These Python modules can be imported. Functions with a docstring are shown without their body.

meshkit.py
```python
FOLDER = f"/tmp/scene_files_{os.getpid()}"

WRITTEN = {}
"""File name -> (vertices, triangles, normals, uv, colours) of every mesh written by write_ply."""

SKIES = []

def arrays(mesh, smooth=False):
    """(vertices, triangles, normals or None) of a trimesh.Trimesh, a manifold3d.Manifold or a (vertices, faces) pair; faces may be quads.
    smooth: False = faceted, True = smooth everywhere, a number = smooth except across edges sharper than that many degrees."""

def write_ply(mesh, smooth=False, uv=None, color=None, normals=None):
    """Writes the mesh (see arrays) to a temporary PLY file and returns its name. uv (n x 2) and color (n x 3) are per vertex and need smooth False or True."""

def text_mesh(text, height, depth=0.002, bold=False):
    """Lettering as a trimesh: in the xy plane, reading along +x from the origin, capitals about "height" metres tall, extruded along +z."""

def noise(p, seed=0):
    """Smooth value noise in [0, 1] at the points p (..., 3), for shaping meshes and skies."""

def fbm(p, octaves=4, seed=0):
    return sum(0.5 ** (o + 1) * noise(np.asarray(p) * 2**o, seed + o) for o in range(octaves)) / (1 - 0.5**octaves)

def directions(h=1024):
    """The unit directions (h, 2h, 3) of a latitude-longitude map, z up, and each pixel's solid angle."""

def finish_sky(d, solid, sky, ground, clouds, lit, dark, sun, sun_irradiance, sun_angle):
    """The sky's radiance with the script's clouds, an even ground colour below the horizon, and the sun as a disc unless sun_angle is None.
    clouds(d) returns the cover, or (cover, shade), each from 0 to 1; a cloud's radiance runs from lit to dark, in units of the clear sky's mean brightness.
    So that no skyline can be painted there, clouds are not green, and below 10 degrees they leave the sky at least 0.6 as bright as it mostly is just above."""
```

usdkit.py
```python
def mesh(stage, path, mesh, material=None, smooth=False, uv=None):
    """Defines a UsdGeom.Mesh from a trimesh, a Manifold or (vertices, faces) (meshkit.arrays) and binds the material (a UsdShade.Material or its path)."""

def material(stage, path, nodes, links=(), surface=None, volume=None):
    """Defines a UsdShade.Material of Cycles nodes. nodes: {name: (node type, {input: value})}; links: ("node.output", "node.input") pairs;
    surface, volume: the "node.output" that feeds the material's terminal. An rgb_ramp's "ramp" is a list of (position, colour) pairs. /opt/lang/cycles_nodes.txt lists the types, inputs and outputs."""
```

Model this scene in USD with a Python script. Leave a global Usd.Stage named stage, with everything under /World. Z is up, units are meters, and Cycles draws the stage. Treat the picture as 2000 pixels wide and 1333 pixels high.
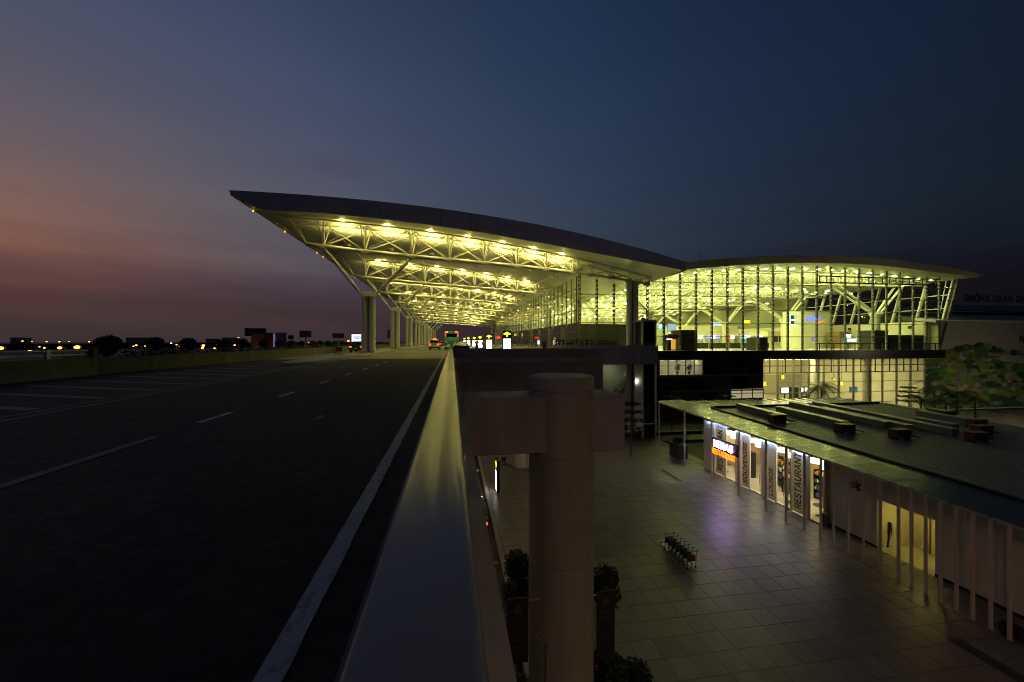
import math, random
import numpy as np
import trimesh, manifold3d as m3
from shapely.geometry import Polygon, Point
from pxr import Usd, UsdGeom, UsdLux, UsdShade, Gf, Sdf
import usdkit, meshkit

stage = Usd.Stage.CreateInMemory()
UsdGeom.SetStageUpAxis(stage, UsdGeom.Tokens.z)
UsdGeom.SetStageMetersPerUnit(stage, 1.0)
UsdGeom.Xform.Define(stage, '/World')
UsdGeom.Scope.Define(stage, '/World/Looks')
rng = random.Random(7)
nr = np.random.default_rng(7)

# ---------------------------------------------------------------- camera, sky, exposure
EYE, YAW, F = 12.0, math.radians(8.62), 778.0
cam = UsdGeom.Camera.Define(stage, '/World/camera')
cam.CreateHorizontalApertureAttr(36.0); cam.CreateVerticalApertureAttr(36.0 * 682 / 1024)
cam.CreateFocalLengthAttr(36.0 * F / 2000)
cam.CreateClippingRangeAttr(Gf.Vec2f(0.05, 12000))
cam.CreateExposureAttr(0.0)
cam.AddTranslateOp().Set(Gf.Vec3d(0, 0, EYE)); cam.AddRotateXYZOp().Set(Gf.Vec3f(90, 0, -math.degrees(YAW)))

SUN_AZ = -0.80                                  # the sun has just set beyond the left edge of the frame
dome = UsdLux.DomeLight.Define(stage, '/World/sky')
dome.GetPrim().SetCustomDataByKey('kind', 'structure')
sx, sy = math.sin(SUN_AZ), math.cos(SUN_AZ)
ca = YAW + math.atan((668 - 1000) / F); cv = np.array([math.sin(ca), math.cos(ca), math.cos(math.atan((668 - 1000) / F)) * (666.5 - 324) / F]); cv /= np.linalg.norm(cv)
CLOC = tuple(float(-q * k) for q, k in zip(cv, (9.0, 9.0, 30.0)))
sky_m = usdkit.material(stage, '/World/Looks/dusk_sky', {
    'sky': ('sky_texture', dict(sky_type='single_scattering', sun_disc=False, sun_elevation=0.0, sun_rotation=SUN_AZ, air_density=1.0, aerosol_density=2.0, ozone_density=1.5, altitude=10.0)),
    'tc': ('texture_coordinate', {}),
    'sep': ('separate_xyz', {}),
    'mx': ('math', dict(math_type='multiply', value2=sx)), 'my': ('math', dict(math_type='multiply_add', value2=sy)),
    'gf': ('map_range', dict(from_min=-1.0, from_max=1.0, to_min=0.0, to_max=1.0, clamp=True)),
    # afterglow: tint and strength of the sky by the angle to the sunset
    'glow': ('rgb_ramp', dict(ramp=[(0.0, (.62, .60, .74)), (.375, (.741, .995, 1.51)), (.55, (1.506, 1.896, 2.837)), (.675, (2.232, 2.57, 3.649)), (.8, (2.9, 2.889, 3.739)), (.9, (3.517, 3.129, 3.833)), (.96, (3.149, 2.889, 3.309)), (1.0, (2.751, 2.406, 2.452))])),
    'mul': ('mix', dict(mix_type='multiply', fac=1.0)),
    # softly banked air: colour by height, its edge stirred by stretched noise
    'stretch': ('mapping', dict(scale=(1.5, 1.5, 11.0))),
    'n1': ('noise_texture', dict(scale=1.5, detail=5.0, roughness=.52, distortion=.5)),
    'warp': ('math', dict(math_type='multiply_add', value2=0.07, value3=-0.035)),
    'el': ('math', dict(math_type='add')),
    'bank': ('rgb_ramp', dict(ramp=[(0.0, (.161, .162, .61)), (.06, (.161, .162, .61)), (.11, (.314, .323, .698)), (.16, (.637, .626, .789)), (.24, (.863, .846, .836)), (.36, (1.0, 1.0, 1.0)), (.5, (1.042, 1.125, 1.18)), (.65, (.956, 1.082, 1.189)), (1.0, (.5, .6, .75))])),
    'mul2': ('mix', dict(mix_type='multiply', fac=1.0)),
    # smoke and haze lying along the horizon
    'hf': ('rgb_ramp', dict(ramp=[(0, (1, 1, 1)), (.03, (.93, .93, .93)), (.06, (.8, .8, .8)), (.1, (.5, .5, .5)), (.15, (.2, .2, .2)), (.2, (.06, .06, .06)), (.26, (0, 0, 0)), (1, (0, 0, 0))])),
    'hc': ('rgb_ramp', dict(ramp=[(0, (.046 * .12, .030 * .14, .036 * .17)), (.35, (.046 * .2, .030 * .23, .036 * .26)), (.55, (.046 * .4, .030 * .43, .036 * .46)), (.75, (.046 * .75, .030 * .75, .036 * .75)), (.9, (.060, .039, .044)), (1, (.070, .045, .048))])),
    'hk': ('mix', dict(mix_type='multiply', fac=1.0, color2=(20.0, 20.0, 20.0))),
    'lowdim': ('rgb_ramp', dict(ramp=[(0, (.72, .72, .76)), (.05, (.9, .9, .9)), (.09, (1, 1, 1)), (1, (1, 1, 1))])),
    'hk2': ('mix', dict(mix_type='multiply', fac=1.0)),
    'hz': ('mix', dict(mix_type='mix')),
    'n2': ('noise_texture', dict(scale=2.0, detail=5.0, roughness=.55)),
    'cl': ('rgb_ramp', dict(ramp=[(0.0, (.80, .80, .84)), (.38, (.86, .85, .88)), (.56, (1, 1, 1)), (1.0, (1.06, 1.03, 1.02))])),
    'clf': ('rgb_ramp', dict(ramp=[(0, (.9, .9, .9)), (.14, (.85, .85, .85)), (.3, (.22, .22, .22)), (.6, (.12, .12, .12)), (1, (.1, .1, .1))])),
    'mul3': ('mix', dict(mix_type='multiply')),
    # one small dark cloud above the canopy
    'cm': ('mapping', dict(location=CLOC, scale=(9.0, 9.0, 30.0))), 'cg': ('gradient_texture', dict(gradient_type='spherical')),
    'cn': ('noise_texture', dict(scale=22.0, detail=6.0, roughness=.6)), 'cmul': ('math', dict(math_type='multiply')), 'cr': ('map_range', dict(from_min=.08, from_max=.42, to_min=0.0, to_max=.30, clamp=True)),
    'mul4': ('mix', dict(mix_type='mix', color2=(1.0, .95, 1.35))),
    'bg': ('background_shader', dict(strength=0.05)),
}, [('tc.generated', 'sep.vector'), ('sep.x', 'mx.value1'), ('sep.y', 'my.value1'), ('mx.value', 'my.value3'), ('my.value', 'gf.value'), ('gf.result', 'glow.fac'), ('gf.result', 'hc.fac'),
    ('sky.color', 'mul.color1'), ('glow.color', 'mul.color2'),
    ('tc.generated', 'stretch.vector'), ('stretch.vector', 'n1.vector'), ('stretch.vector', 'n2.vector'), ('n1.fac', 'warp.value1'), ('sep.z', 'el.value1'), ('warp.value', 'el.value2'), ('el.value', 'bank.fac'), ('el.value', 'hf.fac'), ('sep.z', 'lowdim.fac'), ('sep.z', 'clf.fac'),
    ('mul.color', 'mul2.color1'), ('bank.color', 'mul2.color2'), ('hc.color', 'hk.color1'), ('hk.color', 'hk2.color1'), ('lowdim.color', 'hk2.color2'), ('hf.color', 'hz.fac'), ('mul2.color', 'hz.color1'), ('hk2.color', 'hz.color2'),
    ('n2.fac', 'cl.fac'), ('clf.color', 'mul3.fac'), ('hz.color', 'mul3.color1'), ('cl.color', 'mul3.color2'), ('mul3.color', 'mul4.color1'), ('tc.generated', 'cm.vector'), ('cm.vector', 'cg.vector'), ('tc.generated', 'cn.vector'), ('cg.fac', 'cmul.value1'), ('cn.fac', 'cmul.value2'), ('cmul.value', 'cr.value'), ('cr.result', 'mul4.fac'), ('mul4.color', 'bg.color')], surface='bg.background')
UsdShade.MaterialBindingAPI.Apply(dome.GetPrim()).Bind(sky_m)
sun = UsdLux.DistantLight.Define(stage, '/World/afterglow')   # last light from the horizon where the sun set
sun.CreateNormalizeAttr(True); sun.CreateIntensityAttr(0.004); sun.CreateAngleAttr(20.0); sun.CreateColorAttr(Gf.Vec3f(1.0, .62, .5))
sun.AddRotateXYZOp().Set(Gf.Vec3f(90 - 3.0, 0, -math.degrees(SUN_AZ) + 180))

# ---------------------------------------------------------------- measuring helpers
CO, SI = math.cos(YAW), math.sin(YAW)
def tan_at(px): return math.tan(YAW + math.atan((px - 1000) / F))
def X_at(px, Y): return Y * tan_at(px)
def Y_at(px, X): return X / tan_at(px)
def dep(X, Y): return Y * CO + X * SI
def Z_at(py, X, Y): return EYE - (py - 666.5) * dep(X, Y) / F
def ground(px, py, z=0.0):
    d = (EYE - z) * F / (py - 666.5); t = tan_at(px); Y = d / (CO + t * SI); return Y * t, Y
DECK = 10.5

# ---------------------------------------------------------------- scene helpers
used = {}
ORD = ['first', 'second', 'third', 'fourth', 'fifth', 'sixth', 'seventh', 'eighth', 'ninth', 'tenth', 'eleventh', 'twelfth', 'thirteenth', 'fourteenth', 'fifteenth', 'sixteenth', 'seventeenth', 'eighteenth', 'nineteenth', 'twentieth', 'twenty-first', 'twenty-second', 'twenty-third', 'twenty-fourth']
def numbered(base, parent='/World'):
    k = (parent, base); n = used.get(k, 0); used[k] = n + 1
    return base if n == 0 else f'{base}_{n:03d}'
def tag(p, label=None, cat=None, group=None, kind=None):
    for k, v in (('label', label), ('category', cat), ('group', group), ('kind', kind)):
        if v: p.SetCustomDataByKey(k, v)
origin = {}
def thing(name, label, cat, loc=(0, 0, 0), rz=0.0, group=None, kind=None):
    path = '/World/' + numbered(name)
    x = UsdGeom.Xform.Define(stage, path); x.AddTranslateOp().Set(Gf.Vec3d(*loc)); x.AddRotateZOp().Set(rz)
    tag(x.GetPrim(), label, cat, group, kind); origin[path] = (np.array(loc, float), rz)
    return path
def dup(path, loc, rz=0.0, label=None, group=None):
    base = path.split('/')[-1]
    if base[-4:-3] == '_' and base[-3:].isdigit(): base = base[:-4]
    q = '/World/' + numbered(base)
    x = UsdGeom.Xform.Define(stage, q)
    x.GetPrim().GetReferences().AddInternalReference(path)
    x.ClearXformOpOrder(); x.AddTranslateOp().Set(Gf.Vec3d(*loc)); x.AddRotateZOp().Set(rz)
    x.GetPrim().SetInstanceable(True)
    src = stage.GetPrimAtPath(path).GetCustomData()
    tag(x.GetPrim(), label or src.get('label'), src.get('category'), group or src.get('group'), src.get('kind'))
    return q
def part(parent, name, mesh, mat, smooth=False, label=None, world=False, kind=None):
    """one Mesh prim under parent; mesh = (v, f) in the thing's own frame, or in world coordinates when world."""
    path = parent + '/' + numbered(name, parent)
    v, f, n = meshkit.arrays(mesh, smooth)
    if world:
        root = '/World/' + parent.split('/')[2]
        v = v - origin.get(root, (np.zeros(3), 0))[0]
    m = usdkit.mesh(stage, path, (v, f), mat)
    if n is not None:
        m.CreateNormalsAttr([Gf.Vec3f(*map(float, q)) for q in n]); m.SetNormalsInterpolation('vertex')
    tag(m.GetPrim(), label, None, None, kind)
    return path
def solo(name, mesh, mat, label=None, cat=None, group=None, kind=None, smooth=False):
    path = '/World/' + numbered(name)
    m = usdkit.mesh(stage, path, mesh, mat, smooth=smooth)
    tag(m.GetPrim(), label, cat, group, kind)
    return path

# ---------------------------------------------------------------- mesh helpers, all give (vertices, triangles)
BOXF = np.array([[0,2,1],[0,3,2],[4,5,6],[4,6,7],[0,1,5],[0,5,4],[1,2,6],[1,6,5],[2,3,7],[2,7,6],[3,0,4],[3,4,7]])
def box(x0, x1, y0, y1, z0, z1):
    return np.array([[x0,y0,z0],[x1,y0,z0],[x1,y1,z0],[x0,y1,z0],[x0,y0,z1],[x1,y0,z1],[x1,y1,z1],[x0,y1,z1]], float), BOXF
def cat(*ms):
    ms = [m for m in (ms[0] if len(ms) == 1 and isinstance(ms[0], list) else ms)]
    vs, fs, n = [], [], 0
    for v, f in ms:
        vs.append(v); fs.append(np.asarray(f) + n); n += len(v)
    return np.vstack(vs), np.vstack(fs)
def hexa(pts):                                   # eight corners, bottom ring then top ring
    return np.array(pts, float), BOXF
def bev(x0, x1, y0, y1, z0, z1, b=0.02):         # box with chamfered edges
    pts = []
    for sx_ in (0, 1):
        for sy_ in (0, 1):
            for sz_ in (0, 1):
                c = [(x0, x1)[sx_], (y0, y1)[sy_], (z0, z1)[sz_]]
                for k in range(3):
                    p = list(c)
                    for j in range(3):
                        if j != k: p[j] += b if (sx_, sy_, sz_)[j] == 0 else -b
                    pts.append(p)
    m = m3.Manifold.hull_points(np.array(pts, float))
    q = m.to_mesh(); return np.array(q.vert_properties[:, :3], float), np.array(q.tri_verts)
def tube(p, q, r, n=8, r2=None, caps=True):
    p, q = np.array(p, float), np.array(q, float); d = q - p; L = np.linalg.norm(d); d = d / L
    a = np.cross(d, [0, 0, 1.0]) if abs(d[2]) < .95 else np.cross(d, [1.0, 0, 0]); a /= np.linalg.norm(a); b = np.cross(d, a)
    r2 = r if r2 is None else r2
    t = np.arange(n) / n * 2 * math.pi
    ring = np.outer(np.cos(t), a) + np.outer(np.sin(t), b)
    v = np.vstack([p + ring * r, q + ring * r2, [p], [q]]); f = []
    for i in range(n):
        j = (i + 1) % n
        f += [[i, j, n + j], [i, n + j, n + i]]
        if caps: f += [[2 * n, j, i], [2 * n + 1, n + i, n + j]]
    f = np.array(f)[:, ::-1]
    return v, f
def bar(p, q, w, h, up=(0, 0, 1)):
    p, q = np.array(p, float), np.array(q, float); d = q - p; d /= np.linalg.norm(d)
    s = np.cross(d, up); s /= np.linalg.norm(s); u = np.cross(s, d)
    o = [-s * w / 2 - u * h / 2, s * w / 2 - u * h / 2, s * w / 2 + u * h / 2, -s * w / 2 + u * h / 2]
    v = np.array([p + k for k in o] + [q + k for k in o]); return v, BOXF
def path_tube(pts, r, n=8): return cat([tube(a, b, r, n) for a, b in zip(pts[:-1], pts[1:])])
def lathe(prof, c, n=32):                        # prof: (r, z) from bottom to top
    t = np.arange(n) / n * 2 * math.pi; v, f = [], []
    for r, z in prof:
        v += [[c[0] + r * math.cos(a), c[1] + r * math.sin(a), c[2] + z] for a in t]
    for k in range(len(prof) - 1):
        for i in range(n):
            j = (i + 1) % n; a = k * n
            f += [[a + i, a + j, a + n + j], [a + i, a + n + j, a + n + i]]
    b0 = len(v); v += [[c[0], c[1], c[2] + prof[0][1]], [c[0], c[1], c[2] + prof[-1][1]]]
    e = (len(prof) - 1) * n
    for i in range(n):
        j = (i + 1) % n; f += [[b0, j, i], [b0 + 1, e + i, e + j]]
    return np.array(v, float), np.array(f)
def prism(poly, a0, a1, axis='x'):               # poly in the two other axes (y,z) / (x,z) / (x,y), extruded along axis
    m = trimesh.creation.extrude_polygon(poly if hasattr(poly, 'exterior') else Polygon(poly), a1 - a0, engine='earcut')
    v = np.array(m.vertices); f = np.array(m.faces)
    if axis == 'x': w = np.stack([v[:, 2] + a0, v[:, 0], v[:, 1]], 1)
    elif axis == 'y': w = np.stack([v[:, 0], v[:, 2] + a0, v[:, 1]], 1); f = f[:, ::-1]
    else: w = np.stack([v[:, 0], v[:, 1], v[:, 2] + a0], 1)
    return w, f
def tf(m, M=None, t=(0, 0, 0)):
    v = np.asarray(m[0], float)
    if M is not None: v = v @ np.asarray(M, float).T
    return v + np.array(t, float), m[1]
def rotz(a): c, s = math.cos(a), math.sin(a); return np.array([[c, -s, 0], [s, c, 0], [0, 0, 1]])
def grid(f, us, vs):
    P = np.array([[f(u, v) for v in vs] for u in us], float); nu, nv = len(us), len(vs)
    i = np.arange(nu * nv).reshape(nu, nv)
    q = np.stack([i[:-1, :-1], i[1:, :-1], i[1:, 1:], i[:-1, 1:]], -1).reshape(-1, 4)
    return P.reshape(-1, 3), np.vstack([q[:, [0, 1, 2]], q[:, [0, 2, 3]]])
def disc(c, r, n=20, nz=-1):
    t = np.arange(n) / n * 2 * math.pi
    v = np.vstack([[c], np.stack([c[0] + r * np.cos(t), c[1] + r * np.sin(t), np.full(n, c[2])], 1)])
    f = np.array([[0, 1 + i, 1 + (i + 1) % n] for i in range(n)]); return v, (f[:, ::-1] if nz < 0 else f)
def man(v): q = v.to_mesh(); return np.array(q.vert_properties[:, :3], float), np.array(q.tri_verts)
def text(s, h, org, right, up, depth=.03, bold=False, center=False):
    m = meshkit.text_mesh(s, h, depth, bold); v = np.array(m.vertices)
    if center: v[:, 0] -= (v[:, 0].min() + v[:, 0].max()) / 2
    r, u = np.array(right, float), np.array(up, float); n = np.cross(r, u)
    return np.array(org, float) + v[:, :1] * r + v[:, 1:2] * u + v[:, 2:] * n, np.array(m.faces)
def interp(pts, x): p = np.array(pts); return float(np.interp(x, p[:, 0], p[:, 1]))

# ---------------------------------------------------------------- materials
looks = {}
def M(name, base, rough=.6, metal=0.0, var=.12, scale=1.5, bump=0.0, bscale=60.0, spec=.5, coat=0.0, stretch=(1, 1, 1)):
    if name in looks: return looks[name]
    lo = [max(0, c * (1 - var)) for c in base]; hi = [c * (1 + var) for c in base]
    nodes = {'g': ('geometry', {}), 'mp': ('mapping', dict(scale=stretch)), 'n': ('noise_texture', dict(scale=scale, detail=6.0, roughness=.65)), 'r': ('rgb_ramp', dict(ramp=[(.3, lo), (.7, hi)])),
             'n2': ('noise_texture', dict(scale=scale * 5.3, detail=4.0, roughness=.6)), 'mr': ('map_range', dict(from_min=.3, from_max=.7, to_min=max(.02, rough * .8), to_max=min(1, rough * 1.2), clamp=True)),
             'p': ('principled_bsdf', dict(metallic=metal, specular_ior_level=spec, coat_weight=coat, coat_roughness=.08))}
    links = [('g.position', 'mp.vector'), ('mp.vector', 'n.vector'), ('mp.vector', 'n2.vector'), ('n.fac', 'r.fac'), ('r.color', 'p.base_color'), ('n2.fac', 'mr.value'), ('mr.result', 'p.roughness')]
    if bump:
        nodes['nb'] = ('noise_texture', dict(scale=bscale, detail=3.0)); nodes['b'] = ('bump', dict(strength=1.0, distance=bump))
        links += [('g.position', 'nb.vector'), ('nb.fac', 'b.height'), ('b.normal', 'p.normal')]
    looks[name] = usdkit.material(stage, '/World/Looks/' + name, nodes, links, surface='p.BSDF')
    return looks[name]
def E(name, col, strength):
    if name not in looks: looks[name] = usdkit.material(stage, '/World/Looks/' + name, {'e': ('emission', dict(color=col, strength=strength))}, surface='e.emission')
    return looks[name]
def glass(name, tint, ior=1.5, rough=0.0, wave=0.0, dust=None):
    if name in looks: return looks[name]
    nodes = {'t': ('transparent_bsdf', dict(color=tint)), 'gl': ('glossy_bsdf', dict(color=(.95, .95, .95), roughness=rough)), 'bf': ('geometry', {}), 'io': ('mix_float', dict(a=ior, b=1 / ior)), 'f': ('fresnel', {}), 'm': ('mix_closure', {})}
    links = [('bf.backfacing', 'io.fac'), ('io.result', 'f.IOR'), ('f.fac', 'm.fac'), ('t.BSDF', 'm.closure1'), ('gl.BSDF', 'm.closure2')]
    if wave:
        nodes |= {'g': ('geometry', {}), 'nb': ('noise_texture', dict(scale=.55, detail=1.5)), 'b': ('bump', dict(strength=1.0, distance=wave))}
        links += [('g.position', 'nb.vector'), ('nb.fac', 'b.height'), ('b.normal', 'gl.normal'), ('b.normal', 'f.normal')]
    out = 'm.closure'
    if dust:
        nodes |= {'du': ('diffuse_bsdf', dict(color=dust)), 'md': ('mix_closure', dict(fac=.3))}; links += [('m.closure', 'md.closure1'), ('du.BSDF', 'md.closure2')]; out = 'md.closure'
    looks[name] = usdkit.material(stage, '/World/Looks/' + name, nodes, links, surface=out); return looks[name]
def leafmat(name, c):
    if name not in looks:
        looks[name] = usdkit.material(stage, '/World/Looks/' + name, {'g': ('geometry', {}), 'r': ('rgb_ramp', dict(ramp=[(0, [k * .55 for k in c]), (1, [k * 1.4 for k in c])])), 'd': ('principled_bsdf', dict(roughness=.55)), 't': ('translucent_bsdf', {}), 'm': ('mix_closure', dict(fac=.25))},
            [('g.random_per_island', 'r.fac'), ('r.color', 'd.base_color'), ('r.color', 't.color'), ('d.BSDF', 'm.closure1'), ('t.BSDF', 'm.closure2')], surface='m.closure')
    return looks[name]
def ribbed(name, base, axis, period, rough=.45, depth=.03, metal=0.0):
    if name in looks: return looks[name]
    s = [0, 0, 0]; s['xyz'.index(axis)] = 1.0
    looks[name] = usdkit.material(stage, '/World/Looks/' + name, {'g': ('geometry', {}), 'sp': ('separate_xyz', {}), 'k': ('math', dict(math_type='multiply', value2=1 / period)), 'fr': ('math', dict(math_type='pingpong', value2=.5)), 'ss': ('map_range', dict(range_type='smoothstep', from_min=.0, from_max=.12, clamp=True)),
        'n': ('noise_texture', dict(scale=.7, detail=6.0)), 'r': ('rgb_ramp', dict(ramp=[(.3, [c * .85 for c in base]), (.7, [c * 1.1 for c in base])])), 'b': ('bump', dict(strength=1.0, distance=depth)), 'p': ('principled_bsdf', dict(roughness=rough, metallic=metal))},
        [('g.position', 'sp.vector'), (f'sp.{axis}', 'k.value1'), ('k.value', 'fr.value1'), ('fr.value', 'ss.value'), ('ss.result', 'b.height'), ('b.normal', 'p.normal'), ('g.position', 'n.vector'), ('n.fac', 'r.fac'), ('r.color', 'p.base_color')], surface='p.BSDF')
    return looks[name]
# the fresnel node needs a transparent partner: list of names in use
ASPHALT = M('asphalt', (.020, .020, .022), .85, var=.14, scale=2.2, bump=.006, bscale=120, spec=.25)
ASPHALT_OLD = M('old_asphalt', (.06, .058, .056), .7, var=.3, scale=.5, bump=.004, bscale=80)
PAINT = usdkit.material(stage, '/World/Looks/worn_road_paint', {'g': ('geometry', {}), 'n': ('noise_texture', dict(scale=7.0, detail=8.0, roughness=.7)), 'r': ('rgb_ramp', dict(ramp=[(.0, (.07, .07, .07)), (.34, (.14, .14, .13)), (.45, (.36, .35, .34)), (1, (.48, .47, .455))])), 'p': ('principled_bsdf', dict(roughness=.7))}, [('g.position', 'n.vector'), ('n.fac', 'r.fac'), ('r.color', 'p.base_color')], surface='p.BSDF')
FAINT = M('faded_road_paint', (.085, .085, .08), .75, var=.45, scale=2.5)
CONC = M('stained_concrete', (.29, .25, .225), .8, var=.22, scale=.9, bump=.006, bscale=14, stretch=(1, 1, .35))
DIM_CONC = M('darkened_concrete', (.10, .097, .085), .85, var=.25, scale=.8, bump=.005, bscale=18, stretch=(1, 1, .4))  # concrete darkened in colour to stand in for dim light along the road edges
PIERC = M('pier_concrete', (.29, .255, .215), .8, var=.16, scale=.8, bump=.005, bscale=16, stretch=(1.2, 1.2, .25))
CONC2 = M('plain_concrete', (.36, .33, .30), .8, var=.18, scale=.6, bump=.004, bscale=22)
RAILP = usdkit.material(stage, '/World/Looks/rail_paint', {'g': ('geometry', {}), 'n': ('noise_texture', dict(scale=300.0, detail=2.0)), 'b': ('bump', dict(strength=.5, distance=.0004)), 'p': ('principled_bsdf', dict(base_color=(.115, .116, .126), roughness=.17, specular_ior_level=.36))}, [('g.position', 'n.vector'), ('n.fac', 'b.height'), ('b.normal', 'p.normal')], surface='p.BSDF')
STEEL = M('cream_steel', (.72, .71, .66), .38, var=.05)
STEELD = M('grey_steel', (.33, .33, .33), .4, metal=.4, var=.1)
SOFFIT = ribbed('soffit_boards', (.66, .65, .60), 'x', .3, rough=.38, depth=.012)
FASCIA = M('fascia_metal', (.66, .62, .64), .45, metal=.0, var=.1, scale=.4)
FASCIA2 = M('roof_edge_metal', (.5, .47, .45), .45, metal=.2, var=.1, scale=.4)
ROOFM = M('standing_roof', (.28, .28, .29), .5, var=.1)
WHITEW = M('white_wall', (.74, .72, .66), .6, var=.06, scale=.6)
CREAM = M('cream_wall', (.64, .60, .50), .6, var=.08, scale=.5)
DARKW = M('dark_cladding', (.025, .025, .027), .3, var=.3)
BLACK = M('black_paint', (.012, .012, .014), .45, var=.2)
RUBBER = M('rubber', (.02, .02, .02), .85)
FLOOR = M('hall_floor', (.50, .47, .40), .22, var=.1, scale=.8)
MULL = M('mullion_grey', (.20, .21, .165), .5, metal=.3, var=.1)
GLASS = glass('clear_pane', (.86, .92, .86), 1.45)
GLASS_SIDE = glass('side_pane_glass', (.80, .86, .82), 1.16)
GLASSD = glass('dark_pane', (.10, .11, .11), 1.5)
AWN = glass('awning_pane', (.10, .14, .115), 1.48, .20, .02, dust=(.11, .115, .09))
STONES = [M('plaza_stone', (0.142, 0.128, 0.116), .40, var=.16, scale=1.1, bump=.002, bscale=40), M('plaza_stone_light', (0.166, 0.151, 0.138), .44, var=.14, scale=1.3, bump=.002, bscale=40), M('plaza_stone_dark', (0.116, 0.104, 0.094), .36, var=.18, scale=.9, bump=.002, bscale=40), M('plaza_stone_grey', (0.13, 0.122, 0.115), .42, var=.16, scale=1.0, bump=.002, bscale=40)]
JOINT = M('joint_mortar', (.09, .085, .075), .9)
LAND = M('dark_land', (.05, .055, .035), .95, var=.5, scale=.02)
LEAF1, LEAF2, LEAF3 = leafmat('leaf_dark', (.035, .06, .02)), leafmat('leaf_mid', (.055, .10, .03)), leafmat('leaf_red', (.10, .03, .02))
BARK = M('bark', (.09, .07, .05), .9, var=.3, scale=6)
LAMP_C = (1.0, .86, .20)
DOWN = E('downlight_glow', LAMP_C, 140.0)
UPL = E('uplight_glow', LAMP_C, 1150.0)
HALL_C = (.97, 1.0, .29)
HDOWN = E('hall_downlight_glow', HALL_C, 170.0)
HUP = E('hall_uplight_glow', HALL_C, 560.0)
WHITE_E = E('white_panel_glow', (1.0, 1.0, .95), 3.0)
YELLOW_E = E('yellow_panel_glow', (1.0, .78, .02), 2.2)
RED_E = E('red_lamp_glow', (1.0, .035, .012), 3.2)
ORANGE_E = E('orange_lamp_glow', (1.0, .22, .02), 3.0)
SODIUM = E('sodium_lamp_glow', (1.0, .30, .03), 7.0)

# ================================================================ setting: ground, roads, plaza
solo('ground', (np.array([[-3500, -900, -.32], [3500, -900, -.32], [3500, 6000, -.32], [-3500, 6000, -.32]], float), np.array([[0, 1, 2], [0, 2, 3]])), LAND, kind='structure')
KX = 2.63
lower = thing('lower_road', None, None, (0, 0, 0), kind='structure')
part(lower, 'carriageway', box(-15, KX, -40, 260, -.31, -.14), ASPHALT_OLD)
part(lower, 'yellow_bar', box(1.2, 2.5, 21.6, 21.85, -.139, -.134), M('yellow_road_paint', (.55, .38, .04), .7, var=.3, scale=6))
part(lower, 'edge_line', box(2.18, 2.28, -40, 260, -.139, -.134), FAINT)
plaza = thing('plaza', None, None, (0, 0, 0), kind='structure')
part(plaza, 'bedding', box(KX + .3, 25, -30, 44.6, -.3, 0.0), JOINT)
part(plaza, 'terrace_bedding', box(KX + .3, 130, 44.6, 56, -.3, 0.0), JOINT)
for k in range(44): part(plaza, 'kerb_stone', bev(KX, KX + .295, -6 + k * 1.6, -6 + k * 1.6 + 1.585, -.3, .02, .02), CONC2)
tiles = []
for i in range(22):
    for j in range(-6, 45):
        x0, y0 = KX + .31 + i * 1.0, j * 1.0 + (.0 if i % 7 else .02)
        d = dep(x0, y0)
        if y0 < 3 or (y0 < 8 and x0 < 8): vis = 1e3 + abs(y0)
        else:
            px = 1000 + F * (x0 * CO - y0 * SI) / d
            vis = d if 1160 < px < 2010 and 666 + 12 * F / d < 1360 else d + 120
        tiles.append((vis, x0, y0))
tiles.sort(); rest = []
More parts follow.
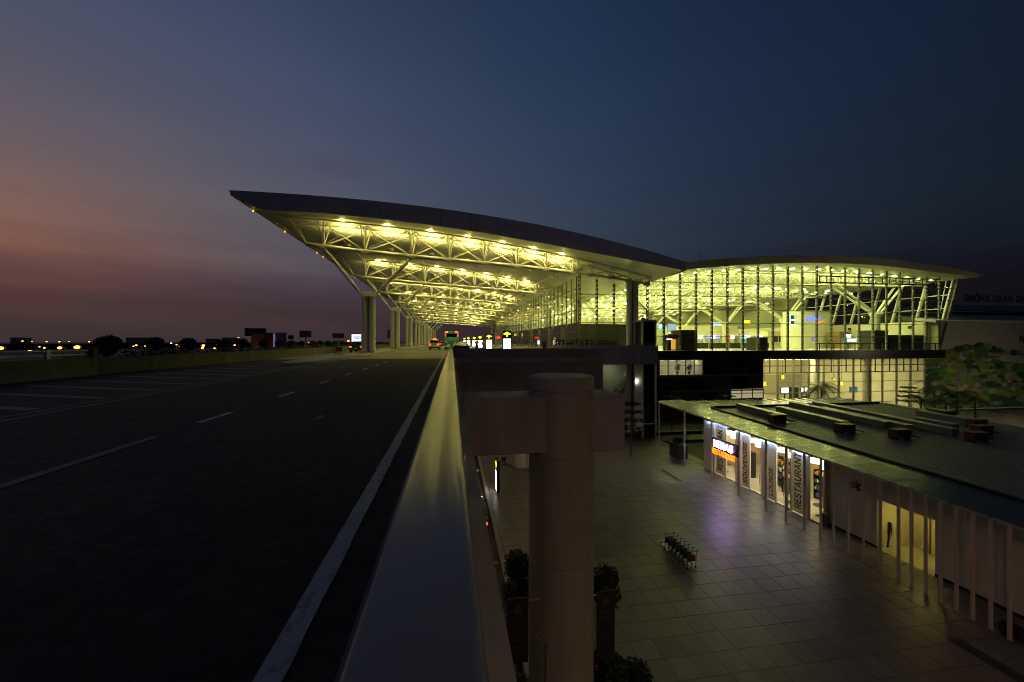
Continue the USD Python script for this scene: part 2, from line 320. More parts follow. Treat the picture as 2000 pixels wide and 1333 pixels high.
for k, (vis, x0, y0) in enumerate(tiles):
    h = .012 + rng.uniform(-.002, .002); g = rng.uniform(.008, .016)
    b = box(x0 + g, x0 + 1 - g, y0 + g, y0 + 1 - g, .0015, h)
    if k < 300: part(plaza, 'paving_tile', b, STONES[rng.choices([0, 1, 2, 3], [5, 2, 2, 3])[0]])
    else: rest.append(b)
part(plaza, 'paving_tiles_beyond', cat(rest), STONES[0], kind='stuff')
for (px, py, w, l) in ((1310, 929, .45, 3.2), (1940, 1295, .55, 2.6)):
    x, y = ground(px, py); part(plaza, 'drain_grate', cat([box(x - w / 2, x + w / 2, y - l / 2 + k * .1, y - l / 2 + k * .1 + .06, .013, .022) for k in range(int(l / .1))]), BLACK)
part(plaza, 'far_paving', box(KX + .31, 90, 45.2, 55.7, .001, .012), STONES[2])

# elevated road
road = thing('elevated_road', None, None, (0, 0, 0), kind='structure')
LX = [(-60, -16.0), (20, -15.9), (23, -15.2), (45, -14.7), (240, -15.2)]
def left(y): return interp(LX, y)
slab_poly = Polygon([(-16.3, -60), (.285, -60), (.285, 28.1), (11.0, 28.1), (11.0, 45.02), (24.6, 45.02), (24.6, 236), (-15.6, 236)])
part(road, 'deck_slab', prism(slab_poly, 9.35, DECK - .004, 'z'), CONC)
ys = np.array([-60, -20, 0, 10, 20, 23, 34.6])
part(road, 'asphalt', grid(lambda u, y: (left(y) * (1 - u) + .0 * u, y, DECK), [0, 1], ys), ASPHALT)
part(road, 'forecourt_paving', grid(lambda u, y: (left(y) * (1 - u) + 10.98 * u, y, DECK + .001), [0, .5, 1], [34.6, 60, 120, 235]), M('pale_paving', (.17, .165, .15), .55, var=.25, scale=.4))
part(road, 'forecourt_paving', box(.3, 10.98, 28.4, 34.6, DECK - .003, DECK + .001), looks['pale_paving'])
part(road, 'terrace_paving', box(11.0, 24.3, 45.4, 235, DECK - .003, DECK + .12), FLOOR)
part(road, 'kerb', bev(10.75, 11.0, 34.6, 235, DECK, DECK + .15, .02), CONC2)
part(road, 'expansion_joint', box(-15.2, -.3, 34.45, 34.7, DECK + .001, DECK + .006), BLACK)
Z1 = DECK + .004
def paint(poly, m=PAINT, n='road_marking'):
    p = Polygon(poly); v, f = prism(p, Z1, Z1 + .003, 'z'); part(road, n, (v, f), m)
# right edge line with ragged edges
wob = random.Random(3); Lp, Rp = [], []
y = 1.0
while y < 160:
    Lp.append((-.80 - .065 + wob.uniform(-.003, .003), y)); Rp.append((-.80 + .065 + wob.uniform(-.006, .003), y)); y += .12 if y < 14 else 3
paint(Lp + Rp[::-1], n='edge_line')
XL = -4.58
wl = random.Random(5)
paint([(XL - .07, -20), (XL + .07, -20), (XL + .07, 7.0), (XL - .07, 7.0)], FAINT, 'lane_line')
for y0 in (8.1, 11.5, 14.9, 18.3, 21.7, 25.1, 28.5): paint([(XL - .06, y0), (XL + .06, y0), (XL + .06, y0 + 1.05), (XL - .06, y0 + 1.05)], n='lane_dash')
paint([(-2.62, 8.05), (-2.52, 8.05), (-2.50, 8.5), (-2.62, 8.5)], FAINT, 'lane_dash')
for k in range(8): paint([(-4.0, 40 + k * 6), (-3.88, 40 + k * 6), (-3.88, 43 + k * 6), (-4.0, 43 + k * 6)], n='lane_dash')
paint([(-8.5, 24.0), (-.9, 24.0), (-.9, 24.22), (-8.5, 24.22)], FAINT, 'stop_line')
for x0, w in ((-8.35, .13), (-8.75, .10)):
    pts = [(x0 - .6, -10), (x0 + .1, 6), (x0, 12), (x0 - .15, 18), (x0 - .1, 26)]
    paint([(a - w / 2, b) for a, b in pts] + [(a + w / 2, b) for a, b in pts[::-1]], FAINT, 'edge_line')
for k in range(13):
    y0 = 3 + k * 1.75
    paint([(-9.0, y0), (-9.0, y0 + .32), (-14.2 + .09 * max(0, y0 - 12), y0 + 2.3), (-14.2 + .09 * max(0, y0 - 12), y0 + 1.98)], FAINT, 'hatch_bar')
for k in range(26):
    x = -8.0 + k * .42
    paint([(x, 57.5), (x + .22, 57.5), (x + .22, 60.5), (x, 60.5)], PAINT, 'crossing_bar')
# traffic island under the left columns
isl = Polygon([(-10.9, 27.5), (-9.9, 26.0), (-8.9, 27.5), (-8.5, 34), (-8.5, 235), (-11.1, 235), (-11.1, 34)])
part(road, 'traffic_island', prism(isl, DECK + .002, DECK + .15, 'z'), CONC2)

# left parapet: barrier with railing, then planter wall
bw = thing('road_barrier', 'long concrete barrier with a pipe railing along the left of the road', 'barrier', (-15.9, 10, DECK))
prof = [(-.28, 0), (.28, 0), (.14, .32), (.09, .78), (-.09, .78), (-.14, .32)]
for k in range(13):
    y0 = -20 + k * 3.1; part(bw, 'barrier_block', prism([(-15.75 + a, DECK + b) for a, b in prof], y0, y0 + 3.08, 'y'), DIM_CONC, world=True)
for k in range(13):
    y0 = -19 + k * 3.1; part(bw, 'rail_post', box(-15.83, -15.71, y0, y0 + .14, DECK + .78, DECK + 1.12), STEELD, world=True)
for z in (.90, 1.08): part(bw, 'rail', tube((-15.77, -20, DECK + z), (-15.77, 20.2, DECK + z), .045, 8), STEELD, world=True)
part(bw, 'end_post', bev(-15.92, -15.62, 20.1, 20.4, DECK + .0, DECK + 1.25, .03), DIM_CONC, world=True)
pw = thing('planter_wall', 'low concrete planter wall running along the left of the road to the canopy', 'wall', (-15.2, 30, DECK))
yy = np.array([20.5, 23, 26.2, 29.4, 32.6, 35.8, 39, 42.2, 45.4, 50, 60, 80, 110, 150, 235])
for a, b in zip(yy[:-1], yy[1:]):
    b2 = b - .04
    part(pw, 'wall_panel', hexa([(left(a) - .25, a, DECK), (left(a), a, DECK), (left(b2), b2, DECK), (left(b2) - .25, b2, DECK), (left(a) - .25, a, DECK + .75), (left(a), a, DECK + .75), (left(b2), b2, DECK + .75), (left(b2) - .25, b2, DECK + .75)]), DIM_CONC, world=True)
solo('planting_strip', hexa([(-27, 20.5, -.3), (-16.35, 20.5, -.3), (-15.7, 236, -.3), (-27, 236, -.3), (-27, 20.5, DECK + .6), (-16.2, 20.5, DECK + .6), (-15.6, 236, DECK + .6), (-27, 236, DECK + .6)]), M('planter_soil', (.05, .04, .03), .95, var=.4), kind='structure')

# ================================================================ leaves
def leaf_cloud(centres, n, size, seed, squash=(1, 1, 1), shell=.55):
    """n leaf quads in a set of blobs (centre, radius)."""
    r = np.random.default_rng(seed); w = np.array([c[1] ** 2 for c in centres]); pick = r.choice(len(centres), n, p=w / w.sum())
    d = r.normal(size=(n, 3)); d /= np.linalg.norm(d, axis=1, keepdims=True)
    rad = np.array([c[1] for c in centres])[pick] * (shell + (1 - shell) * r.random(n)) * (.9 + .2 * r.random(n))
    P = np.array([c[0] for c in centres])[pick] + d * rad[:, None] * np.array(squash)
    a = d + r.normal(size=(n, 3)) * .6; a /= np.linalg.norm(a, axis=1, keepdims=True)
    b = np.cross(a, r.normal(size=(n, 3))); b /= np.linalg.norm(b, axis=1, keepdims=True); c = np.cross(a, b)
    s = size * (.6 + .8 * r.random(n))[:, None]
    v = np.stack([P - b * s, P - c * s * .45, P + b * s, P + c * s * .45], 1).reshape(-1, 3)
    i = np.arange(n)[:, None] * 4
    return v, np.vstack([i + [0, 1, 2], i + [0, 2, 3]])

# ================================================================ near parapet and its rail
pr = thing('bridge_parapet', 'long grey painted bridge rail leading from the viewer to the terminal', 'railing', (0, 5, DECK))
RZ = EYE - .55
xs = [-.198, .063]
rp = Polygon([(-.198, RZ - .03), (-.183, RZ - .008), (-.165, RZ), (.034, RZ), (.052, RZ - .008), (.063, RZ - .03), (.063, RZ - .13), (-.198, RZ - .13)])
for a, b in ((-3, 6.2), (6.205, 12.4), (12.405, 18.6), (18.605, 24.8), (24.805, 27.95)): part(pr, 'rail_cap', prism(rp, a, b, 'y'), RAILP, world=True, smooth=35)
part(pr, 'parapet_wall', box(-.155, .03, -3, 27.95, DECK - .002, RZ - .135), CONC, world=True)
part(pr, 'outer_ledge', prism([(.032, DECK - .45), (.29, DECK - .45), (.29, DECK - .20), (.25, DECK - .12), (.032, DECK - .05)], -3, 27.95, 'y'), DIM_CONC, world=True)
for k in range(16):
    y0 = .6 + k * 1.8
    part(pr, 'rail_bracket', bev(.03, .085, y0, y0 + .12, RZ - .36, RZ - .16, .01), STEELD, world=True)
    part(pr, 'anchor_bolt', tube((.10, y0 + .06, DECK - .07), (.10, y0 + .06, DECK + .02), .03, 6), BLACK, world=True)

# ================================================================ the near pier
PX, PY, PR = 3.24, 11.6, .965
pier = thing('bridge_pier', 'big round concrete pier with a cross beam beside the bridge rail', 'pier', (PX, PY, 0))
zz = [0, 1.6, 3.6, 5.65, 8.72]
for a, b in zip(zz[:-1], zz[1:]):
    part(pier, 'column_segment', lathe([(PR - .02, a + .004), (PR, a + .03), (PR, b - .03), (PR - .02, b - .004)], (PX, PY, 0), 56), PIERC, world=True, smooth=30)
part(pier, 'column_segment', lathe([(PR - .015, 8.724), (PR + .005, 8.76), (PR + .005, 10.50), (PR - .02, 10.53), (PR - .02, 10.56), (PR + .01, 10.60), (PR + .01, 10.93), (PR - .03, 10.97)], (PX, PY, 0), 56), PIERC, world=True, smooth=30)
part(pier, 'cross_beam', bev(.3, 4.95, PY - .72, PY + .72, 8.86, 10.44, .03), CONC, world=True)
part(pier, 'base_plinth', lathe([(PR + .35, 0), (PR + .35, .32), (PR + .3, .36)], (PX, PY, 0), 40), CONC2, world=True)
part(pier, 'conduit', tube((PX - .62, PY - .78, 0.1), (PX - .62, PY - .78, 3.6), .02, 6), STEELD, world=True)

def pier_sign(px0, px1, py0, py1, Y, lines, lab):
    xa, xb = X_at(px0, Y), X_at(px1, Y); z1, z0 = Z_at(py0, xa, Y), Z_at(py1, xa, Y); xm = (xa + xb) / 2
    t = thing('banner_sign', lab, 'sign', (xm, Y, z0))
    part(t, 'board', bev(xa, xb, Y - .03, Y + .03, z0, z1, .008), BLACK, world=True)
    part(t, 'bracket', box(min(xb, PX - PR) - .02 if xm < PX else PX + PR * .8, PX - PR * .8 if xm < PX else xa + .02, Y - .015, Y + .015, z1 - .12, z1 - .08), STEELD, world=True)
    dim = M('bronze_lettering', (.085, .052, .022), .6)
    part(t, 'emblem', cat([box(xm - .09, xm + .09, Y - .04, Y - .031, z1 - .42, z1 - .30), prism([(xm - .13, z1 - .30), (xm + .13, z1 - .30), (xm, z1 - .19)], Y - .04, Y - .031, 'y')]), dim, world=True)
    for s, q, h in lines: part(t, 'lettering', text(s, h, (xm, Y - .031, z1 - q * (z1 - z0)), (1, 0, 0), (0, 0, 1), .006, center=True), dim, world=True)
pier_sign(990, 1031, 1170, 1297, 11.0, [('KHÁCH', .34, .085), ('ĐẾN', .43, .085), ('Arrival', .67, .085), ('Entrance', .76, .07)], 'black hanging sign with bronze lettering on the left side of the pier')
pier_sign(1165, 1200, 1156, 1284, 11.7, [('KHÁCH', .34, .07), ('ĐẾN', .43, .07), ('Arrival', .67, .06)], 'black hanging sign on the right side of the pier above dark shrubs')

# ================================================================ cross wall of the widened deck and the terrace edge
cw = thing('deck_end_wall', 'dark concrete end wall of the widened upper deck behind the pier', 'wall', (5.7, 28.1, 8.4))
part(cw, 'girder_face', box(.29, 11.0, 27.95, 28.45, 8.42, 10.46), CONC, world=True)
part(cw, 'ledge', bev(.29, 11.02, 27.85, 28.45, 10.46, 10.82, .03), CONC2, world=True)
for k in range(6):
    a = .07 + k * 1.825; part(cw, 'parapet_panel', bev(a, a + 1.815, 27.98, 28.22, 10.82, 11.47, .015), CONC, world=True)
part(cw, 'return_wall', box(10.76, 11.0, 28.22, 45.0, 10.5, 11.47), CONC, world=True)
te = thing('terrace_wall', 'grey parapet wall of the terrace in front of the glass hall', 'wall', (18, 45, 9.2))
for k in range(6):
    a = 11.0 + k * 2.275; part(te, 'parapet_panel', bev(a + .008, a + 2.267, 44.85, 45.1, 9.2, 11.48, .012), CONC2, world=True)
part(te, 'return_wall', box(24.4, 24.65, 45.1, 55.7, 9.2, 11.48), CONC2, world=True)
# planter hedge and small posts along the terrace wall
hd = thing('terrace_hedge', 'clipped green hedge in a trough behind the terrace wall', 'hedge', (16, 46.6, DECK))
part(hd, 'foliage', leaf_cloud([((12.6 + k * .62, 46.8, 11.75 + .12 * math.sin(k * 2.1)), .45) for k in range(13)], 5200, .07, 5), LEAF2, world=True)
part(hd, 'trough', bev(12.1, 20.4, 46.3, 47.3, DECK + .1, 11.45, .02), CONC2, world=True)
for k, px in enumerate((1089, 1097, 1104, 1122, 1131, 1141, 1152, 1163)):
    x = X_at(px, 45.9); t = thing('bollard', f'{ORD[k]} short pale post from the left on the terrace edge before the hedge', 'bollard', (x, 45.9, DECK + .1), group='posts along the terrace edge')
    part(t, 'post', tube((0, 0, 0), (0, 0, 1.32), .05, 10), STEEL); part(t, 'cap', lathe([(.07, 0), (.07, .03), (.03, .05)], (0, 0, 1.32), 10), STEELD)
tr = thing('terrace_railing', 'thin metal hand railing along the terrace in front of the glass hall', 'railing', (18, 45.4, 11.4))
for z in (11.62, 11.78): part(tr, 'rail', tube((11.2, 45.35, z), (24.3, 45.35, z), .022, 6), STEELD, world=True)
for k in range(8): part(tr, 'post', tube((11.4 + k * 1.8, 45.35, 11.4), (11.4 + k * 1.8, 45.35, 11.78), .02, 6), STEELD, world=True)

# second pier under the deck, lit from below
p2 = thing('deck_column', 'pale round column under the widened deck beside the info totem', 'column', (6.65, 37.4, 0))
part(p2, 'shaft', lathe([(.85, .02), (.85, 9.3)], (0, 0, 0), 40), WHITEW, smooth=30); part(p2, 'base_ring', lathe([(.95, 0), (.95, .16), (.87, .2)], (0, 0, 0), 40), STEELD)
part(p2, 'joint_strip', box(.3, .34, -.86, -.8, .2, 9.3), STEELD)
for k, (x, y) in enumerate(((4.6, 33.5), (8.6, 33.5), (4.6, 41.0), (8.6, 41.0), (-2.0, 22.0), (-2.0, 31.0), (-.9, 14.6))):
    t = thing('underdeck_lamp', 'round lamp under the widened deck, ' + ['near left one of the four beyond the end wall', 'near right one of the four beyond the end wall', 'far left one of the four beyond the end wall', 'far right one of the four beyond the end wall', 'nearer one over the lower street', 'farther one over the lower street', 'nearest one over the lower street beside the pier'][k], 'lamp', (x, y, 9.34), group='lamps under the widened deck')
    part(t, 'housing', lathe([(.28, -.10), (.30, 0)], (0, 0, 0), 16), STEELD); part(t, 'lens', disc((0, 0, -.105), .24, 16), E('underdeck_glow', (1.0, .78, .36), 62.0))

# ================================================================ CANOPY over the departure road
ROWS = [48.75 + 22.5 * k for k in range(9)]
Y0 = ROWS[0]
def fit(pxs, Y, deg):
    P = np.array([(X_at(px, Y), Z_at(py, X_at(px, Y), Y)) for px, py in pxs]); return np.polyfit(P[:, 0], P[:, 1], deg)
C_bot = fit([(612, 479), (640, 483), (808, 502), (936, 512.8), (1096, 530), (1264, 555)], Y0, 3)
C_sof = fit([(537, 426), (710, 440.6), (873, 460), (940, 471), (1070, 497), (1186, 521), (1264, 544.5)], Y0, 3)
YF = 41.7
C_top = fit([(448, 372), (624, 384), (700, 392), (1000, 427), (1200, 476), (1340, 512)], YF, 3)
XA, XB = X_at(448, YF), 26.2
def sof(x): return float(np.polyval(C_sof, x))
def top(x): return max(float(np.polyval(C_top, x)), sof(x) + .14)
def bot(x): return min(float(np.polyval(C_bot, x)), sof(x) - .5)
can = thing('departure_canopy', 'huge curved steel canopy with yellow lit trusses spanning the departure road', 'canopy', (0, 140, 20))
XS = np.linspace(XA, XB, 46); YB = 235.0
part(can, 'roof', grid(lambda x, y: (x, y, top(x)), XS, [YF, 60, 120, 180, YB]), ROOFM, world=True, smooth=40)
SY = 41.9
C_low = fit([(505.6, 409), (624, 419.6), (807.6, 436.7), (940, 451), (1044, 472), (1122, 488), (1175, 500), (1235, 509), (1327, 526)], SY, 3)
def low_y(x): return YF + (SY - YF) * min(1, (x - XA) / 1.6)
def low_z(x): t = min(1, (x - XA) / 2.6); return min(float(np.polyval(C_low, x)), top(x) - .3) * t + (top(x) - .12) * (1 - t)
part(can, 'soffit', grid(lambda x, y: (x, y, sof(x)), XS, [47.0] + list(np.linspace(50, YB, 18))), SOFFIT, world=True, smooth=40)
part(can, 'eave_soffit', grid(lambda x, t: (x, low_y(x) * (1 - t) + 47.0 * t, low_z(x) * (1 - t) + sof(x) * t), XS, [0, .5, 1]), STEEL, world=True, smooth=40)
joints = [448, 505, 562, 624, 685, 745, 804, 861, 918, 973, 1026, 1079, 1133, 1186, 1234, 1283, 1340]
JX = [X_at(p, 42.5) for p in joints]; JX[0] = XA; JX[-1] = XB
for a, b in zip(JX[:-1], JX[1:]):
    g = .018; xs_ = np.linspace(a + g, b - g, 4)
    for t0, t1 in ((0, .42), (.435, 1)):
        f = grid(lambda x, t: (x, YF * (1 - t) + low_y(x) * t - .03, (top(x) + .03) * (1 - t) + low_z(x) * t), xs_, [t0, t1])
        bk = grid(lambda x, t: (x, YF * (1 - t) + low_y(x) * t + .03, (top(x) - .01) * (1 - t) + low_z(x) * t + .01), xs_, [t0, t1])
        part(can, 'fascia_panel', cat(f, (bk[0], bk[1][:, ::-1])), FASCIA, world=True)
part(can, 'fascia_backing', grid(lambda x, t: (x, YF * (1 - t) + low_y(x) * t + .05, (top(x) - .02) * (1 - t) + low_z(x) * t + .02), XS, [0, 1]), BLACK, world=True)
part(can, 'left_edge', grid(lambda t, y: (XA - .02, y, top(XA) + .02 - t * (top(XA) - sof(XA) + .03)), [0, 1], [YF + .2, YB]), FASCIA, world=True)
part(can, 'right_edge', grid(lambda t, y: (XB + .02, y, top(XB) + .02 - t * (top(XB) - sof(XB) + .05)), [0, 1], [YF, YB]), FASCIA, world=True)
part(can, 'rear_edge', grid(lambda x, t: (x, YB, sof(x) * (1 - t) + top(x) * t), XS, [0, 1]), FASCIA, world=True)
NODE = [X_at(p, Y0) for p in (632, 713, 805, 878, 948, 1011, 1067, 1119)] + [X_at(p, Y0) for p in (1154, 1193, 1227, 1263)]
HW = 1.25
trusses = []
for ri, Y in enumerate(ROWS):
    n = 8 if ri < 2 else (6 if ri < 5 else 5)
    tpath = can + '/' + numbered('truss', can); x = UsdGeom.Xform.Define(stage, tpath)
    ext = [NODE[0] - 1.9] + NODE
    part(tpath, 'bottom_chord', cat([tube((a, Y, bot(a)), (b, Y, bot(b)), .25 if b < NODE[8] else .15, n, caps=True) for a, b in zip(ext[:-1], ext[1:])]), STEEL, world=True, smooth=50)
    for s in (-1, 1):
        xt = np.linspace(NODE[0] - 3.4, NODE[-1], 14)
        part(tpath, 'top_chord', cat([tube((a, Y + s * HW, sof(a) - .16), (b, Y + s * HW, sof(b) - .16), .10, n, caps=False) for a, b in zip(xt[:-1], xt[1:])]), STEEL, world=True, smooth=50)
    for k, x0 in enumerate(NODE):
        ms = []
        for s in (-1, 1):
            ms.append(tube((x0, Y, bot(x0)), (x0 - .28, Y + s * HW, sof(x0) - .2), .062, n, caps=False))
            ms.append(tube((x0, Y, bot(x0)), (x0 + .42, Y + s * HW, sof(x0) - .2), .055, n, caps=False))
        if k < 8: ms.append(tube((x0, Y - .05, bot(x0)), (x0, Y - .05, sof(x0) - .1), .085, n, caps=False))
        ms.append(bev(x0 - .42, x0 + .42, Y - .24, Y + .24, bot(x0) - .26, bot(x0) + .24, .08))
        part(tpath, 'web_post', cat(ms), STEEL, world=True)
    for k in range(len(NODE) - 1):
        a, b = NODE[k], NODE[k + 1]; ms = []
        if k < 7:
            for s in (-1, 1):
                for o in (-.14, .14):
                    ms.append(tube((a + .5, Y + s * (.3 + o), bot(a) + .35), (b - .3, Y + s * HW + o, sof(b) - .3), .034, 5, caps=False))
                    ms.append(tube((b - .5, Y + s * (.3 + o), bot(b) + .35), (a + .3, Y + s * HW + o, sof(a) - .3), .034, 5, caps=False))
        else:
            for s in (-1, 1): ms.append(tube((a, Y, bot(a)), (b, Y + s * HW, sof(b) - .2), .05, 5, caps=False))
        part(tpath, 'brace', cat(ms), STEEL, world=True)
    ms = []
    for s in (-1, 1):
        for q in (0, .5): ms.append(tube((NODE[0] - 1.8, Y, bot(NODE[0] - 1.8)), (NODE[0] - 3.4 - q, Y + s * HW, sof(NODE[0] - 3.4 - q) - .1), .07, 6, caps=False))
    part(tpath, 'end_strut', cat(ms), STEEL, world=True)
    for k in range(7):
        xm = (NODE[k] + NODE[k + 1]) / 2
        part(can, 'downlight', disc((xm, Y - 1.0, sof(xm) - .05), .33, 16), DOWN, world=True)
        part(can, 'uplight', disc((xm, Y + 2.0, sof(xm) - 2.15), .24, 12, 1), UPL, world=True)
        part(can, 'uplight_housing', cat(lathe([(.12, 0), (.30, .10), (.32, .34), (.29, .34), (.27, .17)], (xm, Y + 2.0, sof(xm) - 2.34), 12), tube((xm, Y + 2.0, sof(xm) - 2.3), (xm, Y + .15, bot(xm) + .1), .04, 5)), STEELD, world=True)
# purlins running along the roof under the soffit
for k, x0 in enumerate(NODE[:8]):
    part(can, 'purlin', cat([bar((x0 + dx, ROWS[0] + 1.3, sof(x0 + dx) - .08), (x0 + dx, YB - 1, sof(x0 + dx) - .08), .10, .14) for dx in (0,)]), STEEL, world=True)
for k, (py, px) in enumerate(((397, 494), (449, 556), (491, 619), (500, 631), (520, 660), (544, 693))):
    Y = (X_at(px, 1.0)); Yq = (XA + .1) / tan_at(px)
    part(can, 'edge_lamp', lathe([(.06, -.12), (.09, 0)], (XA + .12, Yq, sof(XA) - .12), 8), E('edge_lamp_glow', (1.0, .45, .05), 3.0), world=True)

# twin columns, left row with V struts, right row plain
def twin_column(x, y, zbase, ztop, label, group, strut):
    t = thing('twin_column', label, 'column', (x, y, zbase), group=group)
    h = ztop - zbase
    for s in (-1, 1):
        part(t, 'shaft', lathe([(.38, 0), (.38, h)], (s * .42, 0, 0), 28), STEEL, smooth=30)
        part(t, 'base_collar', lathe([(.47, 0), (.47, .12), (.40, .16)], (s * .42, 0, 0), 20), STEELD)
    part(t, 'web_strip', box(-.05, .05, -.12, .12, .05, h), BLACK)
    if strut:
        c = m3.Manifold.hull_points(np.array([[sx_ * a, sy_ * b, z] for sx_ in (-1, 1) for sy_ in (-1, 1) for a, b, z in ((.8, .3, h), (.66, .42, h), (.98, .2, h + .55), (.9, .3, h + .5), (.55, .25, h + .5))]))
        part(t, 'capital', man(c), STEEL)
        for s, px, nm in ((-1, 632, 0), (1, 805, 0)):
            xe = NODE[0] if s < 0 else NODE[2]; ze = bot(xe) - .15
            a = np.array([s * .85, 0, h + .35]); b = np.array([xe - x, 0, ze - zbase]); m1, m2 = a + (b - a) * .16, a + (b - a) * .84
            part(t, 'strut', cat([tube(a, m1, .10, 12, .22), tube(m1, m2, .22, 12, .22), tube(m2, b, .22, 12, .10)]), STEEL, smooth=40)
    return t
XC = X_at(719.5, Y0)
zt = Z_at(580, XC, Y0)
tc0 = twin_column(XC, Y0, DECK + .15, zt, 'nearest pale twin column with V struts on the road island', 'twin columns along the road island', True)
ordn = ['second', 'third', 'fourth', 'fifth', 'sixth', 'seventh', 'eighth', 'ninth']
for k, Y in enumerate(ROWS[1:]): dup(tc0, (XC, Y, DECK + .15), 0, f'{ordn[k]} pale twin column from the viewer along the road island')
XR = X_at(1235, Y0)
rc0 = twin_column(XR, Y0, 0, bot(XR) - .1, 'tall twin column standing at the terrace edge in front of the glass hall', 'twin columns on the terminal side', False)
for k, Y in enumerate(ROWS[1:]): dup(rc0, (XR, Y, 0), 0, f'{ordn[k]} tall twin column from the viewer on the terminal side of the canopy')
part(tc0, 'camera_bracket', lathe([(.07, -.08), (.09, 0), (.07, .08)], (.3, -.5, 3.9), 10), WHITEW)

# ================================================================ TERMINAL HALL
FY = 56.0
term = thing('terminal_hall', 'glass fronted terminal hall with arched roof and bright yellow lit trusses', 'building', (55, 56, 0))
HF = 53.0
H_top = fit([(1340, 513), (1450, 504), (1560, 500), (1700, 503.5), (1800, 514.5), (1880, 527), (1920, 537)], HF, 4)
HXA, HXB = 26.4, X_at(1921, HF)
def htop(x): return float(np.polyval(H_top, max(x, 29)))
def hsof(x): return htop(x) - .95 if x < HXB - 8 else htop(x) - .95 + .62 * (x - HXB + 8) / 8
HY = 164.0
HX = np.linspace(HXA, HXB, 50)
part(term, 'roof', grid(lambda x, y: (x, y, htop(x)), HX, [HF, 100, 150, HY]), ROOFM, world=True, smooth=40)
part(term, 'ceiling', grid(lambda x, y: (x, y, hsof(x)), HX, [HF + .6] + list(np.linspace(FY, HY, 16))), ribbed('hall_ceiling_boards', (.44, .44, .37), 'x', .3, rough=.45, depth=.012), world=True, smooth=40)
hj = np.linspace(HXA, HXB, 27)
for a, b in zip(hj[:-1], hj[1:]):
    xs_ = np.linspace(a + .012, b - .012, 4)
    part(term, 'fascia_panel', grid(lambda x, t: (x, HF - .04 + .6 * t, (htop(x) + .04) * (1 - t) + (hsof(x) - .03) * t), xs_, [0, .5, 1]), FASCIA2, world=True)
part(term, 'fascia_backing', grid(lambda x, t: (x, HF + .05 + .58 * t, htop(x) * (1 - t) + hsof(x) * t), HX, [0, 1]), BLACK, world=True)
part(term, 'roof_end', grid(lambda t, y: (HXA - .01, y, htop(HXA) - t * .98), [0, 1], [HF, HY]), WHITEW, world=True)
part(term, 'roof_mast', tube((X_at(1368, HF + 3), HF + 3, htop(40)), (X_at(1368, HF + 3), HF + 3, htop(40) + 1.7), .05, 6), STEELD, world=True)

def roof_under(x): return (sof(x) - .05) if x < HXA else hsof(x) - .04
X0F, STEP = 18.46, 2.643
MX = [X0F + STEP * k for k in range(25)]       # 18.46 .. 81.9
SLAB = 10.5
LV = [10.6, 12.66, 14.73, 16.8, 18.86, 20.92, 22.98, 25.2]
def mullion(x, z0, z1, y=FY, rung=True, w=.13):
    ms = [box(x - w - .035, x - w + .035, y - .05, y + .12, z0, z1), box(x + w - .035, x + w + .035, y - .05, y + .12, z0, z1)]
    if rung:
        z = z0 + .2
        while z < z1 - .3: ms.append(box(x - w, x + w, y - .02, y + .05, z, z + .34)); z += .62
    return cat(ms)
for k, x in enumerate(MX):
    part(term, 'mullion', mullion(x, SLAB, roof_under(x)), MULL, world=True)
for k in range(len(MX) - 1):
    a, b = MX[k], MX[k + 1]
    for z in LV[1:]:
        if z < min(roof_under(a), roof_under(b)) - .3: part(term, 'transom', box(a + .18, b - .18, FY - .04, FY + .06, z - .045, z + .045), MULL, world=True)
    zs = [z for z in LV if z < max(roof_under(a), roof_under(b)) - .1]
    for q, z0 in enumerate(zs):
        lo = z0 + .05; last = q == len(zs) - 1
        za, zb = (roof_under(a), roof_under(b)) if last else (zs[q + 1] - .05, zs[q + 1] - .05)
        if min(za, zb) - lo < .05: continue
        part(term, 'pane', (np.array([[a + .18, FY, lo], [b - .18, FY, lo], [b - .18, FY, zb], [a + .18, FY, za]]), np.array([[0, 1, 2], [0, 2, 3]])), GLASS, world=True)
# row of dark frames under the roof at the right and along the foot of the glass
for k in range(15, 24):
    a, b = MX[k], MX[k + 1]
    for h0 in (21.35, 22.35): part(term, 'shade_rail', box(a, b, FY - .2, FY - .08, h0, h0 + .16), BLACK, world=True)
    for q in range(2): part(term, 'shade_post', box(a + q * STEP / 2 + .3, a + q * STEP / 2 + .38, FY - .19, FY - .09, 21.51, 22.35), BLACK, world=True)
    part(term, 'foot_rail', box(a, b, FY - .2, FY - .08, 11.55, 11.68), BLACK, world=True)
    for q in range(2): part(term, 'foot_post', box(a + q * STEP / 2 + .3, a + q * STEP / 2 + .38, FY - .19, FY - .09, 10.5, 11.55), BLACK, world=True)
# leaning right hand side wall
XE, LEAN = MX[-1], (X_at(1872, FY) - MX[-1]) / 12.2
def lx(z): return XE + LEAN * (z - SLAB)
part(term, 'corner_post', bar((XE, FY, SLAB), (lx(22.7), FY, 22.7), .3, .25, (0, 1, 0)), MULL, world=True)
for z in LV[1:-1]:
    if z < 22: part(term, 'transom', box(XE + .1, lx(z), FY - .04, FY + .06, z - .045, z + .045), MULL, world=True)
part(term, 'corner_pane', (np.array([[XE + .15, FY, SLAB], [lx(22.7) - .1, FY, 22.7], [XE + .15, FY, 23.2]]), np.array([[0, 1, 2]])), GLASS, world=True)
part(term, 'corner_brace', cat([tube((XE + 1.2, FY + .3, SLAB + 5), (lx(22.3) - .6, FY + .3, 22.3), .10, 6), tube((XE + .2, FY + .4, SLAB + 4), (lx(22.3) - 1.8, FY + .4, 22.3), .08, 6)]), STEEL, world=True)
